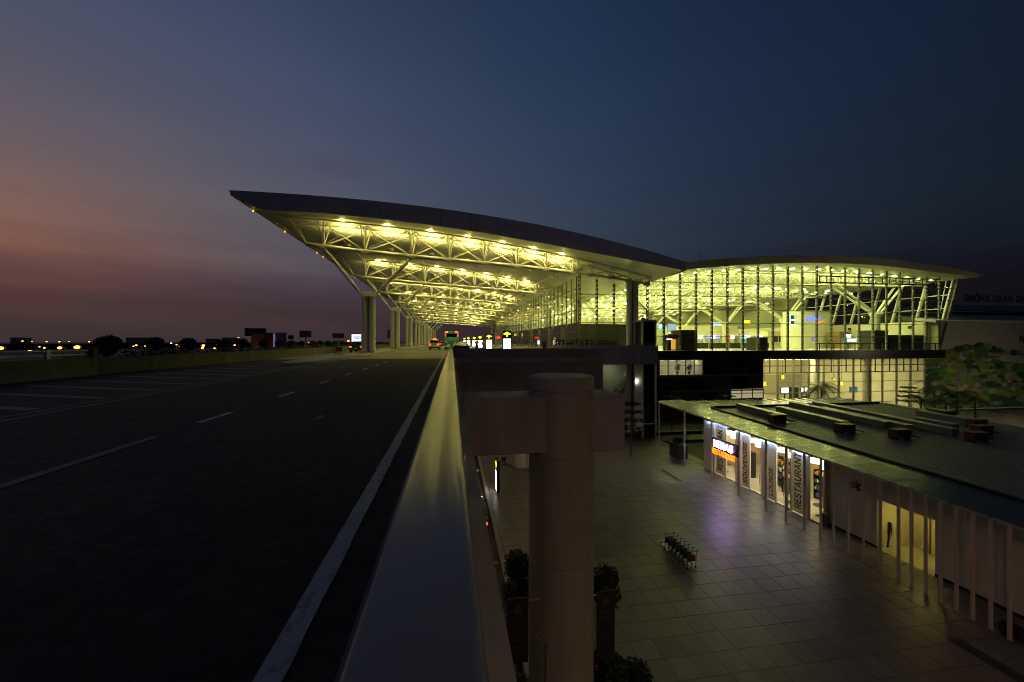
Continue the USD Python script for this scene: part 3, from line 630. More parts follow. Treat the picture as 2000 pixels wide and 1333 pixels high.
part(term, 'side_wall_upper', hexa([(lx(15.4) - .2, 84.8, 15.4), (lx(15.4) + .2, 84.8, 15.4), (lx(15.4) + .2, HY, 15.4), (lx(15.4) - .2, HY, 15.4), (lx(24) - .2, 84.8, 24), (lx(24) + .2, 84.8, 24), (lx(24) + .2, HY, 24), (lx(24) - .2, HY, 24)]), M('olive_screen', (.22, .22, .16), .6), world=True)
for k in range(7):
    y = FY + .6 + k * 4.0; part(term, 'side_mullion', bar((lx(15.4), y, 15.4), (lx(23.2), y, 23.2), .5, .24, (0, 1, 0)), STEEL, world=True)
    for z in (17.6, 20.0): part(term, 'side_transom', box(lx(z) - .06, lx(z) + .06, y + .25, y + 3.75, z - .06, z + .06), STEEL, world=True)
    part(term, 'side_pane', (np.array([[lx(15.4), y + .25, 15.4], [lx(15.4), y + 3.75, 15.4], [lx(23.2), y + 3.75, 23.2], [lx(23.2), y + .25, 23.2]]), np.array([[0, 1, 2], [0, 2, 3]])), GLASS_SIDE, world=True)
part(term, 'side_wall', box(XE - .1, XE + .25, FY + .15, HY, SLAB, 15.4), CREAM, world=True)
# long front along the departure road
for k in range(40):
    y = FY + 1.2 + k * 2.64; zt_ = sof(X0F) - .1
    part(term, 'front_mullion', box(X0F - .15, X0F + .05, y - .05, y + .05, SLAB, zt_), MULL, world=True)
    part(term, 'front_pane', (np.array([[X0F - .2, y + .02, SLAB], [X0F - .2, y + 2.62, SLAB], [X0F - .2, y + 2.62, zt_], [X0F - .2, y + .02, zt_]]), np.array([[0, 1, 2], [0, 2, 3]])), GLASS, world=True)
for z in (13.4, 16.6, 19.8): part(term, 'front_transom', box(X0F - .15, X0F + .0, FY + 1.3, HY, z - .07, z + .07), MULL, world=True)
part(term, 'hall_floor', box(X0F - .3, XE + .2, FY - .25, HY, SLAB - .3, SLAB + .0), FLOOR, world=True)
part(term, 'floor_edge', box(24.66, XE + .6, FY - .45, FY - .26, 9.14, SLAB + .02), DARKW, world=True)
part(term, 'low_screen_wall', box(X0F + 1.2, X0F + 1.4, 60, 158, SLAB, 14.9), M('added_dark_screen', (.05, .05, .055), .4), world=True)  # added dark wall, keeps the bright hall from showing through the front glass
part(term, 'low_screen_wall', box(X0F + .6, 27.2, 58.2, 58.5, SLAB, 14.6), M('screen_grey', (.16, .165, .13), .5), world=True)
part(term, 'back_wall', box(X0F, XE, HY, HY + .4, SLAB, 24), CREAM, world=True)
# interior trusses
HROW = [61.0 + 20.0 * k for k in range(6)]
def hb(x): return hsof(x) - .25 - 2.25 * max(.12, 1 - ((x - 52) / 34) ** 2)
HN = np.linspace(27.2, 85.2, 24)
for ri, Y in enumerate(HROW):
    n = 7 if ri < 2 else 6
    tp = term + '/' + numbered('roof_truss', term); UsdGeom.Xform.Define(stage, tp)
    part(tp, 'bottom_chord', cat([tube((a, Y, hb(a)), (b, Y, hb(b)), .17, n, caps=False) for a, b in zip(HN[:-1], HN[1:])]), STEEL, world=True, smooth=50)
    for s in (-1, 1): part(tp, 'top_chord', cat([tube((a, Y + s * 1.3, hsof(a) - .2), (b, Y + s * 1.3, hsof(b) - .2), .10, n, caps=False) for a, b in zip(HN[:-1], HN[1:])]), STEEL, world=True, smooth=50)
    for k in range(len(HN) - 1):
        a, b = HN[k], HN[k + 1]; m_ = (a + b) / 2; ms = []
        for s in (-1, 1):
            ms += [tube((a, Y, hb(a)), (m_, Y + s * 1.3, hsof(m_) - .2), .085, 5, caps=False), tube((b, Y, hb(b)), (m_, Y + s * 1.3, hsof(m_) - .2), .085, 5, caps=False)]
        part(tp, 'web', cat(ms), STEEL, world=True)
    for k in range(0, 23):
        xm = (HN[k] + HN[k + 1]) / 2
        part(term, 'ceiling_lamp', disc((xm, Y - 2.3, hsof(xm) - .05), .30 if k % 2 else .2, 12), HDOWN, world=True)
        if k % 2 == 0 and k < 20: part(term, 'uplight', disc((xm, Y + 3.2, hsof(xm) - 2.6), .30, 12, 1), HUP, world=True)
    # columns with spindle struts
    for xc, nm in ((75.4, 'r'), (32.0, 'l')):
        zc = 16.1
        part(term, 'column', lathe([(.62, 0), (.62, zc - SLAB)], (xc, Y, SLAB), 20), CREAM, world=True, smooth=30)
        part(term, 'column_capital', lathe([(.62, 0), (1.0, .7), (.8, 1.1)], (xc, Y, zc), 16), STEEL, world=True, smooth=30)
        for dx in (-9.0, 5.0) if nm == 'r' else (8.5, -5.0):
            xe = min(max(xc + dx, 27.4), 83.0)
            for s in (-.55, .55): part(term, 'strut', tube((xc + np.sign(dx) * .6, Y + s * .6, zc + .9), (xe, Y + s * 1.2, hb(min(xe, 79)) + .1), .19, 8), STEEL, world=True, smooth=40)
# blocks of rooms inside, upper level
def block(x0, x1, y0, y1, z0, z1, mat=CREAM, name='inner_room'): part(term, name, box(x0, x1, y0, y1, z0, z1), mat, world=True)
xk = lambda p, Y: X_at(p, Y)
block(xk(1566, 75), xk(1620, 75), 75, 80, SLAB, Z_at(607, xk(1590, 75), 75), WHITEW)
block(xk(1500, 84), xk(1562, 84), 84, 90, SLAB, Z_at(647, xk(1530, 84), 84), CREAM)
block(xk(1330, 104), xk(1440, 104), 104, 112, SLAB + 3.0, 16.4, CREAM, 'gallery')
block(xk(1330, 103), xk(1445, 103), 103.2, 103.9, SLAB + 2.8, SLAB + 3.8, WHITEW, 'gallery_front')
block(xk(1270, 116), xk(1330, 116), 116, 120, SLAB, 16.6, M('pale_green_wall', (.45, .52, .42), .5), 'inner_room')
for k in range(5): part(term, 'gallery_window', box(xk(1512 + k * 10, 83.9), xk(1519 + k * 10, 83.9), 83.85, 83.98, 11.8, 13.2), DARKW, world=True)
for k in range(7): part(term, 'wall_speaker', box(XE - .45, XE - .12, 60 + k * 5.5, 60.4 + k * 5.5, 14.2, 14.7), BLACK, world=True)
part(term, 'gate_letter', text('B', .9, (XE - .13, 88, 13.8), (0, -1, 0), (0, 0, 1), .03), BLACK, world=True)
for k in range(4): part(term, 'wall_script', box(XE - .14, XE - .11, 84.5 + k * 1.1, 85.4 + k * 1.1, 13.2, 13.38), BLACK, world=True)
# neon signs and screens in the hall
def panel(name, label, cat_, px0, px1, py0, py1, Y, mat, frame=True, group=None):
    a, b = X_at(px0, Y), X_at(px1, Y); xm = (a + b) / 2; z1, z0 = Z_at(py0, xm, Y), Z_at(py1, xm, Y)
    t = thing(name, label, cat_, (xm, Y, z0), group=group)
    if frame: part(t, 'frame', bev(a - .08, b + .08, Y, Y + .15, z0 - .08, z1 + .08, .02), BLACK, world=True)
    part(t, 'face', box(a, b, Y - .02, Y - .003, z0, z1), mat, world=True)
    return t, a, b, z0, z1
BLUE_E, CYAN_E, PURP_E = E('blue_neon', (.12, .16, 1.0), 2.6), E('cyan_screen', (.35, .7, 1.0), 2.2), E('violet_screen', (.45, .35, 1.0), 2.0)
neon = thing('neon_sign', 'blue neon lettering on a white block inside the glass hall', 'sign', (xk(1590, 74.8), 74.8, 16.0))
a, b = xk(1576, 74.8), xk(1602, 74.8); zz0 = Z_at(626, a, 74.8)
wd = (b - a) / 8
for k in range(8):
    x = a + k * wd
    part(neon, 'tube_letter', cat([box(x + .02, x + .10, 74.7, 74.8, zz0, zz0 + .75), box(x + .1, x + wd - .12, 74.7, 74.8, zz0 + (.66 if k % 2 else .32), zz0 + (.75 if k % 2 else .41))] + ([box(x + wd - .2, x + wd - .12, 74.7, 74.8, zz0, zz0 + .66)] if k % 3 else [box(x + .1, x + wd - .12, 74.7, 74.8, zz0, zz0 + .09)])), BLUE_E, world=True)
part(neon, 'swash', tube((b - .9, 74.75, zz0 - .55), (b + .9, 74.75, zz0 - .2), .07, 6), ORANGE_E, world=True)
t, *_ = panel('screen_frame', 'square of blue neon tubes with white bars hung in the glass hall', 'sign', 1545, 1560, 617, 634, 77, DARKW)
a, b = xk(1543, 76.8), xk(1562, 76.8); z1, z0 = Z_at(615, a, 76.8), Z_at(635, a, 76.8)
for q in ((a, b, z1 - .1, z1), (a, a + .1, z0, z1), (b - .1, b, z0, z1)): part(t, 'neon_bar', box(q[0], q[1], 76.7, 76.8, q[2], q[3]), CYAN_E, world=True)
for z in ((z0 + z1) / 2, z0 + .1): part(t, 'white_bar', box(a, b + .3, 76.6, 76.7, z - .12, z + .12), WHITE_E, world=True)
panel('yellow_sign', 'bright yellow rectangular direction sign hung in the glass hall', 'sign', 1453, 1465, 626, 633, 92, YELLOW_E)
panel('big_screen', 'large pale blue advertising screen in the glass hall', 'screen', 1388, 1409, 630, 645, 110, E('pale_screen', (.65, .9, 1.0), 1.3))
panel('big_screen', 'pale poster screen low at the left of the glass hall', 'screen', 1304, 1320, 633, 648, 100, E('poster_screen', (.55, .75, .9), .8))
panel('big_screen', 'small blue lit screen at the far left of the glass hall', 'screen', 1286, 1293, 634, 642, 95, CYAN_E)
# counters with lit screens
cnt = [(1362, 1384, RED_E), (1390, 1418, PURP_E), (1429, 1447, RED_E), (1458, 1478, CYAN_E), (1488, 1502, CYAN_E)]
for k, (p0, p1, mt) in enumerate(cnt):
    Y = 74.0; a, b = X_at(p0, Y), X_at(p1, Y)
    t = thing('service_counter', ['leftmost counter under a red and violet lit board in the hall', 'second counter from the left under a wide violet lit board', 'middle counter under a red and white lit board in the hall', 'fourth counter from the left under small blue screens', 'rightmost counter of the row under a single blue screen'][k], 'counter', ((a + b) / 2, Y, SLAB))
    part(t, 'desk', bev(a, b, Y, Y + .8, SLAB, SLAB + 1.1, .03), DARKW, world=True)
    part(t, 'back_panel', box(a, b, Y + 2, Y + 2.1, SLAB, SLAB + 2.4), looks['pale_green_wall'], world=True)
    n = max(2, int((b - a) / 1.0))
    for q in range(n):
        x0 = a + (b - a) * q / n
        part(t, 'screen', box(x0 + .06, x0 + (b - a) / n - .06, Y + 1.7, Y + 1.74, SLAB + 2.05, SLAB + 2.75), (mt if mt is not RED_E or q % 2 == 0 else PURP_E) if q != 1 else WHITE_E, world=True)
    for q in range(3): part(t, 'post', tube((a + (b - a) * q / 2.01, Y + 1.9, SLAB), (a + (b - a) * q / 2.01, Y + 1.9, SLAB + 2.8), .04, 6), STEELD, world=True)
for k, (p0, p1, z1, lab) in enumerate(((1331, 1361, 13.6, 'tall black booth behind the left of the hall glass'), (1709, 1735, 13.7, 'black cabin standing behind the right of the hall glass'), (1736, 1815, 12.9, 'long dark cabin wall at the right end behind the hall glass'), (1484, 1500, 12.5, 'small black cabinet behind the middle of the hall glass'))):
    a, b = X_at(p0, 57.4), X_at(p1, 57.4); t = thing('dark_booth', lab, 'booth', ((a + b) / 2, 57.4, SLAB))
    part(t, 'wall', bev(a, b, 57.4, 60.4, SLAB, z1, .03), BLACK, world=True); part(t, 'cornice', bev(a - .06, b + .06, 57.3, 60.5, z1, z1 + .12, .02), DARKW, world=True)
    part(t, 'door', box(a + (b - a) * .4, a + (b - a) * .6, 57.36, 57.39, SLAB + .05, SLAB + 2.0), DARKW, world=True)
kio = thing('kiosk', 'small kiosk with an orange poster at the left end of the glass hall', 'kiosk', (X_at(1317, 59), 59, SLAB))
a, b = X_at(1305, 59), X_at(1325, 59)
part(kio, 'cabinet', bev(a, b, 59.1, 60.4, SLAB, 13.0, .04), DARKW, world=True); part(kio, 'header', box(a - .1, b + .1, 58.9, 59.05, 12.5, 13.1), M('header_red', (.15, .06, .05), .4), world=True)
part(kio, 'poster', box(X_at(1311, 59), X_at(1323, 59), 59.03, 59.06, SLAB + .15, 12.3), E('orange_poster', (1.0, .45, .05), .9), world=True); part(kio, 'light_strip', box(a - .3, a + .6, 58.85, 58.95, 12.25, 12.35), WHITE_E, world=True)
# lit shop strip at the right of the hall
for p0, p1, y0, y1, lab, mt in ((1648, 1662, 653, 660, 'white lit shop logo low in the right half of the hall', WHITE_E), (1654, 1672, 662, 668, 'pale green lit shop fascia beneath the white shop logo', E('green_white', (.7, 1.0, .85), 2.0)), (1684, 1699, 662, 667, 'white lit shop fascia beside the right column of the hall', WHITE_E), (1621, 1624, 667, 672, 'small white vertical light at a mullion in the hall', WHITE_E), (1587, 1591, 661, 665, 'tiny blue screen above the seats in the hall', BLUE_E)):
    panel('shop_sign', lab, 'sign', p0, p1, y0, y1, 70, mt)
shop = thing('hall_shop', 'brown fronted shop under lit signs near the right column of the hall', 'shop', (X_at(1660, 71), 71, SLAB))
a, b = X_at(1640, 71), X_at(1680, 71); part(shop, 'body', box(a, b, 71, 74, SLAB, 14.0), M('shop_brown', (.25, .17, .10), .5), world=True); part(shop, 'opening', box(a + .4, b - .4, 70.9, 70.98, SLAB + .1, 12.6), looks['pale_green_wall'], world=True)

# lower floor: dark cladding with two lit windows, then the glazed arrivals hall
lx0, lx1 = X_at(1488, FY), X_at(1806, FY)
low = thing('arrivals_wing', 'lower storey with bright glazed arrivals hall and dark cladding beside it', 'building', (lx0, FY, 0))
def on(px, py): x = X_at(px, FY); return x, Z_at(py, x, FY)
wxa, wza = on(1287, 733); wxb, wzb = on(1372, 699.5)
def wallpanels(x0, x1, z0, z1, nx, nz):
    for i in range(nx):
        for j in range(nz):
            a, b, c, d = x0 + (x1 - x0) * i / nx, x0 + (x1 - x0) * (i + 1) / nx, z0 + (z1 - z0) * j / nz, z0 + (z1 - z0) * (j + 1) / nz
            part(low, 'cladding_panel', box(a + .015, b - .015, FY - .3, FY - .1, c + .015, d - .015), DARKW if (i + j) % 3 else GLASSD, world=True)
part(low, 'cladding_frame', box(24.7, lx0, FY - .09, FY + .0, 0, wza), BLACK, world=True)
wallpanels(24.7, lx0, 0.3, wza, 9, 3)
wallpanels(wxb + .1, lx0, wza + .02, 9.12, 4, 2)
wallpanels(24.7, wxa - .1, wza + .02, 9.12, 2, 2)
part(low, 'cladding_frame', box(wxb + .05, lx0, FY - .09, FY, wza, 9.12), BLACK, world=True)
for z in (wza - .28, 4.3): part(low, 'slab_edge', box(24.7, lx0 - .2, FY - .42, FY - .31, z, z + .22), M('slab_grey', (.11, .105, .10), .6), world=True)
part(low, 'office_room', cat([box(wxa, wxb, FY + 3, FY + 3.1, wza - .1, 9.1), box(wxa - .1, wxa, FY, FY + 3, wza - .1, 9.1), box(wxb, wxb + .1, FY, FY + 3, wza - .1, 9.1), box(wxa, wxb, FY, FY + 3, wza - .15, wza - .05), box(wxa, wxb, FY, FY + 3, 9.1, 9.13)]), WHITEW, world=True)
for k in range(4): part(low, 'office_lamp', box(wxa + .8 + k * 1.8, wxa + 1.5 + k * 1.8, FY + 1.4, FY + 1.8, 9.02, 9.08), E('office_lamp_glow', (1.0, .93, .55), 9.0), world=True)
for k in range(6):
    x = wxa + (wxb - wxa) * k / 5
    part(low, 'window_post', box(x - .06, x + .06, FY - .16, FY - .02, wza, 9.12), MULL, world=True)
    if k < 5:
        b = wxa + (wxb - wxa) * (k + 1) / 5
        for z0, z1 in ((wza, 8.2), (8.28, 9.1)): part(low, 'window_pane', (np.array([[x + .06, FY - .08, z0], [b - .06, FY - .08, z0], [b - .06, FY - .08, z1], [x + .06, FY - .08, z1]]), np.array([[0, 1, 2], [0, 2, 3]])), GLASS, world=True)
part(low, 'window_rail', box(wxa, wxb, FY - .15, FY - .03, 8.2, 8.28), MULL, world=True)
sxa, sza = on(1424, 778); sxb, szb = on(1487, 759)
part(low, 'side_window', box(sxa, sxb, FY - .34, FY - .31, max(sza, .4), szb), E('dim_window_glow', (.85, .78, .42), .42), world=True)
for k in range(4): x = sxa + (sxb - sxa) * k / 3; part(low, 'side_window_post', box(x - .06, x + .06, FY - .42, FY - .35, .3, szb + .1), MULL, world=True)
part(low, 'side_window_rail', box(sxa, sxb, FY - .40, FY - .35, szb - .7, szb - .6), MULL, world=True)
# arrivals hall room
part(low, 'room_shell', cat([box(lx0, lx1, 80, 80.2, 0, 9.1), box(lx0 - .2, lx0, FY + .2, 80, 0, 9.1), box(lx1, lx1 + .2, FY + .2, 80, 0, 9.1), box(lx0, lx1, FY + .3, 80, 9.0, 9.12)]), CREAM, world=True)
part(low, 'room_floor', box(lx0, lx1, FY, 80, -.1, .05), FLOOR, world=True)
part(low, 'wall_band', box(lx0 + 10, lx1, 79.8, 79.95, 0, 4.4), M('grey_band', (.38, .36, .31), .6), world=True)
for k in range(6):
    x = lx0 + .4 + k * 1.9
    part(low, 'ceiling_panel', box(x, x + 1.5, FY + 2.0, FY + 3.2, 8.9, 8.96), E('arrivals_panel_glow', (1.0, .89, .38), 46.0), world=True)
for k in range(5):
    for j in range(2): part(low, 'ceiling_panel', box(lx0 + 11 + k * 3.4, lx0 + 12.3 + k * 3.4, FY + 6 + j * 8, FY + 7.2 + j * 8, 8.9, 8.96), looks['arrivals_panel_glow'], world=True)
for px in (1591.5, 1693):
    x = X_at(px, 59); part(low, 'column', lathe([(.62, 0), (.62, 9.0)], (x, 59, 0), 24), CONC2, world=True, smooth=30)
nlow = 11; ws = (lx1 - lx0) / nlow
for k in range(nlow + 1):
    x = lx0 + k * ws; part(low, 'mullion', mullion(x, 0, 9.12, FY, False, .10), MULL, world=True)
    if k < nlow:
        part(low, 'upper_post', box(x + ws / 2 - .06, x + ws / 2 + .06, FY - .05, FY + .06, 6.95, 9.12), BLACK, world=True)
        for z, h in ((8.05, .12), (6.95, .12), (5.4, .07), (3.7, .07), (2.0, .07)): part(low, 'transom', box(x + .15, x + ws - .15, FY - .05, FY + .05, z - h / 2, z + h / 2), BLACK if h > .1 else MULL, world=True)
        for z0, z1 in ((.1, 1.96), (2.04, 3.66), (3.74, 5.36), (5.44, 6.88), (8.12, 9.1), (7.02, 7.98)):
            part(low, 'pane', (np.array([[x + .15, FY, z0], [x + ws - .15, FY, z0], [x + ws - .15, FY, z1], [x + .15, FY, z1]]), np.array([[0, 1, 2], [0, 2, 3]])), GLASS, world=True)
for px0, px1, py0, py1, mt, lab in ((1526, 1540, 758, 767, WHITE_E, 'white lit screen on a stand left in the arrivals hall'), (1565, 1568.5, 758, 765, WHITE_E, 'narrow white lit screen left of the first round arrivals column'), (1572, 1579, 758, 765, WHITE_E, 'square white lit screen beside the first round arrivals column'), (1661, 1674, 757, 766, E('dim_blue_screen', (.10, .25, .5), .7), 'dim blue screen between the two round arrivals columns')):
    t, a, b, z0, z1 = panel('info_screen', lab, 'screen', px0, px1, py0, py1, 60, mt); part(t, 'stand', box((a + b) / 2 - .1, (a + b) / 2 + .1, 60.02, 60.12, .05, z0 - .08), BLACK, world=True)
for px, py, lab in ((1494, 750, 'yellow pictogram sign at the left end of the arrivals hall'), (1529, 737, 'small yellow pictogram sign high in the arrivals hall'), (1644, 749, 'yellow pictogram sign on a dark board mid arrivals hall'), (1629, 741, 'pair of tiny yellow arrow signs in the arrivals hall')):
    t, a, b, z0, z1 = panel('pictogram_sign', lab, 'sign', px - 2.5, px + 2.5, py - 4 if py != 741 else py - 1, py + 4 if py != 741 else py + 1, 62, YELLOW_E)
    part(t, 'hanger', tube(((a + b) / 2, 62.08, z1), ((a + b) / 2, 62.08, 9.0), .03, 6), BLACK, world=True)
for k, (px, w) in enumerate(((1550, 5), (1610, 4), (1640, 6), (1720, 3), (1765, 5))):
    x = X_at(px, 66); t = thing('waiting_bench', ['seat row', 'seat row', 'seat row', 'seat row', 'seat row'][k] + [' left of the first round arrivals column', ' just right of the first round arrivals column', ' in the middle of the arrivals hall', ' just right of the second arrivals column', ' at the far right of the arrivals hall'][k], 'bench', (x, 66, .05))
    for q in range(w): part(t, 'seat', cat([bev(q * .6 - .27, q * .6 + .27, -.25, .25, .40, .46, .02), bev(q * .6 - .27, q * .6 + .27, .22, .28, .46, .9, .02)]), STEELD)
    part(t, 'beam', box(-.3, w * .6 - .3, -.04, .04, .32, .4), STEELD)
    for q in (0, w - 1): part(t, 'leg', box(q * .6 - .03, q * .6 + .03, -.25, .25, 0, .33), STEELD)
for px0, px1, z1, lab in ((1546, 1560, 3.6, 'dark cabinet behind the bench in the arrivals hall'), (1573, 1580, 1.9, 'black cupboard at the foot of the first arrivals column'), (1713, 1720, 2.2, 'black cupboard right of the second arrivals column')):
    a, b = X_at(px0, 64), X_at(px1, 64); t = thing('cupboard', lab, 'cabinet', ((a + b) / 2, 64, .05)); part(t, 'case', bev(a, b, 64, 64.6, .05, z1, .03), BLACK, world=True); part(t, 'door', box(a + .1, (a + b) / 2 - .02, 63.97, 63.99, .2, z1 - .1), DARKW, world=True)
# office plants behind the lit window
for px, lab in ((1323, 'potted plant by the lit office window under the hall'), (1346, 'smaller potted plant right of the other in the lit office window')):
    x = X_at(px, FY + 1); t = thing('potted_plant', lab, 'plant', (x, FY + 1, wza)); part(t, 'pot', lathe([(.16, 0), (.22, .45)], (0, 0, 0), 12), DARKW); part(t, 'leaves', leaf_cloud([((0, 0, .95), .42), ((.15, 0, 1.3), .3)], 300, .09, int(px)), LEAF1)

# lift tower beside the terrace
ta, tb = X_at(1240, 46.2), X_at(1285, 46.2); ly = 46.2
lift = thing('lift_tower', 'slim lift tower with dark glass and pale frame beside the terrace', 'tower', (ta, ly, 0))
g0, g1 = X_at(1257, ly), X_at(1281, ly)
part(lift, 'pale_wall', box(ta, g0 - .1, ly, ly + .3, .9, 9.15), WHITEW, world=True)
part(lift, 'shaft', box(g0, g1, ly + .3, ly + 3, .4, 14.4), BLACK, world=True)
for z0, z1 in ((.0, 1.7), (1.78, 2.9), (3.0, 6.0), (6.1, 9.1)): part(lift, 'glass_panel', box(g0 + .05, g1 - .05, ly + .2, ly + .28, z0, z1), GLASSD, world=True)
for z0, z1 in ((11.5, 14.3),): part(lift, 'glass_panel', box(g0 + .1, g1 - .1, ly + .2, ly + .28, z0, z1), GLASSD, world=True)
for x in (g0 - .12, g1 - .05): part(lift, 'frame_post', box(x, x + .17, ly + .05, ly + .32, 0, 9.15), CREAM, world=True); part(lift, 'frame_post', box(x, x + .17, ly + .05, ly + .32, 11.5, 14.45), CREAM, world=True)
part(lift, 'frame_rail', box(g0 - .12, g1 + .12, ly + .02, ly + .3, 1.68, 1.8), CREAM, world=True)
part(lift, 'roof_cap', bev(g0 - .3, g1 + .2, ly, ly + 3.2, 14.4, 14.6, .03), CREAM, world=True)
wl_ = thing('wall_lamp', 'small bright wall lamp on the pale wall beside the lift tower', 'lamp', (X_at(1244, 46.1), 46.1, Z_at(745, X_at(1244, 46.1), 46.1)))
part(wl_, 'shade', lathe([(.10, -.16), (.13, 0), (.10, .16)], (0, 0, 0), 12), E('wall_lamp_glow', (1.0, .92, .65), 14.0)); part(wl_, 'bracket', box(-.03, .03, .05, .12, -.1, .1), BLACK)
# stairs under the terrace
st = thing('stairway', 'outdoor stair with railing under the terrace beside the twin column', 'stairs', (22.5, 50.5, 0))
for k in range(22): part(st, 'step', box(20.4 + k * .20, 20.72 + k * .20, 50, 52.2, 2.6 + k * .3, 2.78 + k * .3), CONC2, world=True)
part(st, 'stringer', bar((20.2, 49.96, 2.2), (25.2, 49.96, 9.2), .08, .5, (0, 0, 1)), CONC2, world=True)
for q in range(4): part(st, 'hand_rail', tube((20.3, 49.9, 3.1 + q * .25), (24.6, 49.9, 9.1 + q * .25), .03, 6), STEEL, world=True)
for k in range(7): part(st, 'rail_post', tube((20.4 + k * .65, 49.9, 2.6 + k * .92), (20.4 + k * .65, 49.9, 4.1 + k * .92), .03, 6), STEELD, world=True)
part(st, 'lower_flight', bar((20.2, 51, 2.4), (24.4, 51, -.0), 2.0, .35, (0, 0, 1)), CONC2, world=True)
bk = thing('shop_row', 'row of lit shop windows beneath the upper deck', 'shopfront', (9, 72, 0))
part(bk, 'wall', box(2.9, 24.0, 72.2, 72.5, 0, 9.3), CREAM, world=True); part(bk, 'base', box(2.9, 24.0, 72.0, 72.2, 0, .5), DARKW, world=True)
cols = [(.62, .55, 1.0), (.75, .7, 1.0), (1.0, .62, .4), (1.0, .9, .6), (.95, .8, .5), (1.0, .7, .3)]
for k in range(12):
    x = 3.1 + k * 1.7; c = cols[(k * 5) % 6]
    part(bk, 'shop_window', box(x, x + 1.45, 72.05, 72.15, .55, 3.4), E(f'window_glow_{"abcdef"[(k * 5) % 6]}', c, 1.4), world=True); part(bk, 'window_post', box(x + 1.47, x + 1.66, 72.0, 72.18, .5, 3.6), MULL, world=True)
# lit rear of the stair area
part(bk, 'stair_backdrop_wall', box(17.5, 30, 55.0, 55.2, 0, 9.1), looks['pale_green_wall'], world=True)
sl = thing('stair_lamp', 'small ceiling lamp over the stair below the terrace', 'lamp', (22.5, 53.2, 9.0)); part(sl, 'lens', disc((0, 0, -.08), .3, 14), E('stair_lamp_glow', (1.0, .95, .6), 30.0)); part(sl, 'housing', lathe([(.34, -.07), (.36, .1)], (0, 0, 0), 14), STEELD)

# ================================================================ building with the lotus mural and roof lettering
MY = 57.2
mx0 = X_at(1806, MY)
mural = thing('mural_building', 'wide dim building with a painted lotus pond mural on its wall', 'building', (mx0, MY, 0))
part(mural, 'wall', box(mx0, 150, MY, MY + .4, 0, 15.8), CREAM, world=True)
ex = X_at(1828, 52.5); ez = Z_at(629, ex, 52.5)
part(mural, 'eave', hexa([(ex, 52.5, ez - .1), (150, 52.5, ez - .1), (150, 57.6, ez + .5), (ex + 3, 57.6, ez + .5), (ex, 52.5, ez + .25), (150, 52.5, ez + .25), (150, 57.6, ez + .9), (ex + 3, 57.6, ez + .9)]), FASCIA2, world=True)
part(mural, 'roof', hexa([(ex + 4, 53.5, ez + .3), (150, 53.5, ez + .3), (150, 75, ez + 1), (ex + 12, 75, ez + 1), (ex + 4.2, 53.6, ez + .45), (150, 53.6, ez + .45), (150, 74.8, ez + 3.0), (ex + 12, 74.8, ez + 3.0)]), M('blue_roof', (.035, .04, .055), .6), world=True)
part(mural, 'upper_block', box(X_at(1860, 76), 190, 76, 90, 0, Z_at(610, X_at(1900, 76), 76)), M('olive_wall', (.10, .09, .05), .6), world=True)
rz0 = Z_at(608, X_at(1900, 75), 75)
part(mural, 'upper_roof', hexa([(X_at(1862, 75), 75, rz0), (200, 75, rz0 - 1), (200, 92, rz0 + 2.6), (X_at(1862, 75) + 6, 92, rz0 + 2.8), (X_at(1862, 75), 75, rz0 + .25), (200, 75, rz0 - .75), (200, 92, rz0 + 3.2), (X_at(1862, 75) + 6, 92, rz0 + 3.4)]), looks['blue_roof'], world=True)
lt = thing('roof_lettering', 'dark blue roof letters seen from behind above the mural building', 'sign', (115, 84, rz0 + 2))
xq = X_at(1884, 84); zb_ = Z_at(588, xq, 84)
LET = M('letter_blue', (.03, .045, .14), .5)
zl = lambda x: zb_ + (x - xq) * .0
adv = xq
s_ = 'CẢNG HÀNG KHÔNG Q'
for ch in s_[::-1][2:]:
    if ch == ' ': adv += 1.0; continue
    m_ = meshkit.text_mesh(ch, 1.55, .18, True); v = np.array(m_.vertices); w = v[:, 0].max() - v[:, 0].min()
    v2 = np.stack([adv + (v[:, 0].max() - v[:, 0]), 84 + .2 - v[:, 2], zb_ + v[:, 1]], 1)
    part(lt, 'letter', (v2, np.array(m_.faces)), LET, world=True); adv += w + .28
part(lt, 'support_rail', box(xq, adv, 84.1, 84.2, zb_ - .25, zb_ - .1), STEELD, world=True)
xn = X_at(1990, MY); part(mural, 'wall_letter', text('N', 1.2, (xn, MY - .02, Z_at(669, xn, MY)), (1, 0, 0), (0, 0, 1), .05, True), LET, world=True)
MG = [M('mural_green', (.14, .27, .05), .6, var=.4, scale=1.2), M('mural_olive', (.28, .33, .06), .6, var=.35, scale=1.0), M('mural_deep', (.05, .11, .05), .6, var=.5, scale=1.5), M('mural_lime', (.32, .46, .07), .6, var=.3, scale=1.1), M('mural_grey', (.24, .26, .26), .6, var=.4)]
MP = M('mural_pink', (.60, .30, .32), .6, var=.3, scale=2)
mr = random.Random(11)
def pad(cx, cz, rx, rz_, y, n=15):
    pts = [(cx + rx * math.cos(t) * mr.uniform(.88, 1.06), cz + rz_ * math.sin(t) * mr.uniform(.85, 1.08)) for t in np.linspace(.35, 2 * math.pi - .1, n)]
    return prism(pts + [(cx + rx * .25, cz + rz_ * .1)], y - .012, y - .002, 'y')
lay = 0
bgp = [(mx0 + .02, .2)] + [(x, z) for x, z in zip(np.linspace(mx0 + .02, 149, 40), [interp([(mx0, 9.2), (X_at(1850, MY), 10.2), (X_at(1880, MY), 12.0), (X_at(1900, MY), 11.6), (X_at(1960, MY), 11.2), (X_at(2000, MY), 10.2), (149, 10)], x) - 3.2 + mr.uniform(-.9, .9) for x in np.linspace(mx0, 149, 40)])] + [(149, .2)]
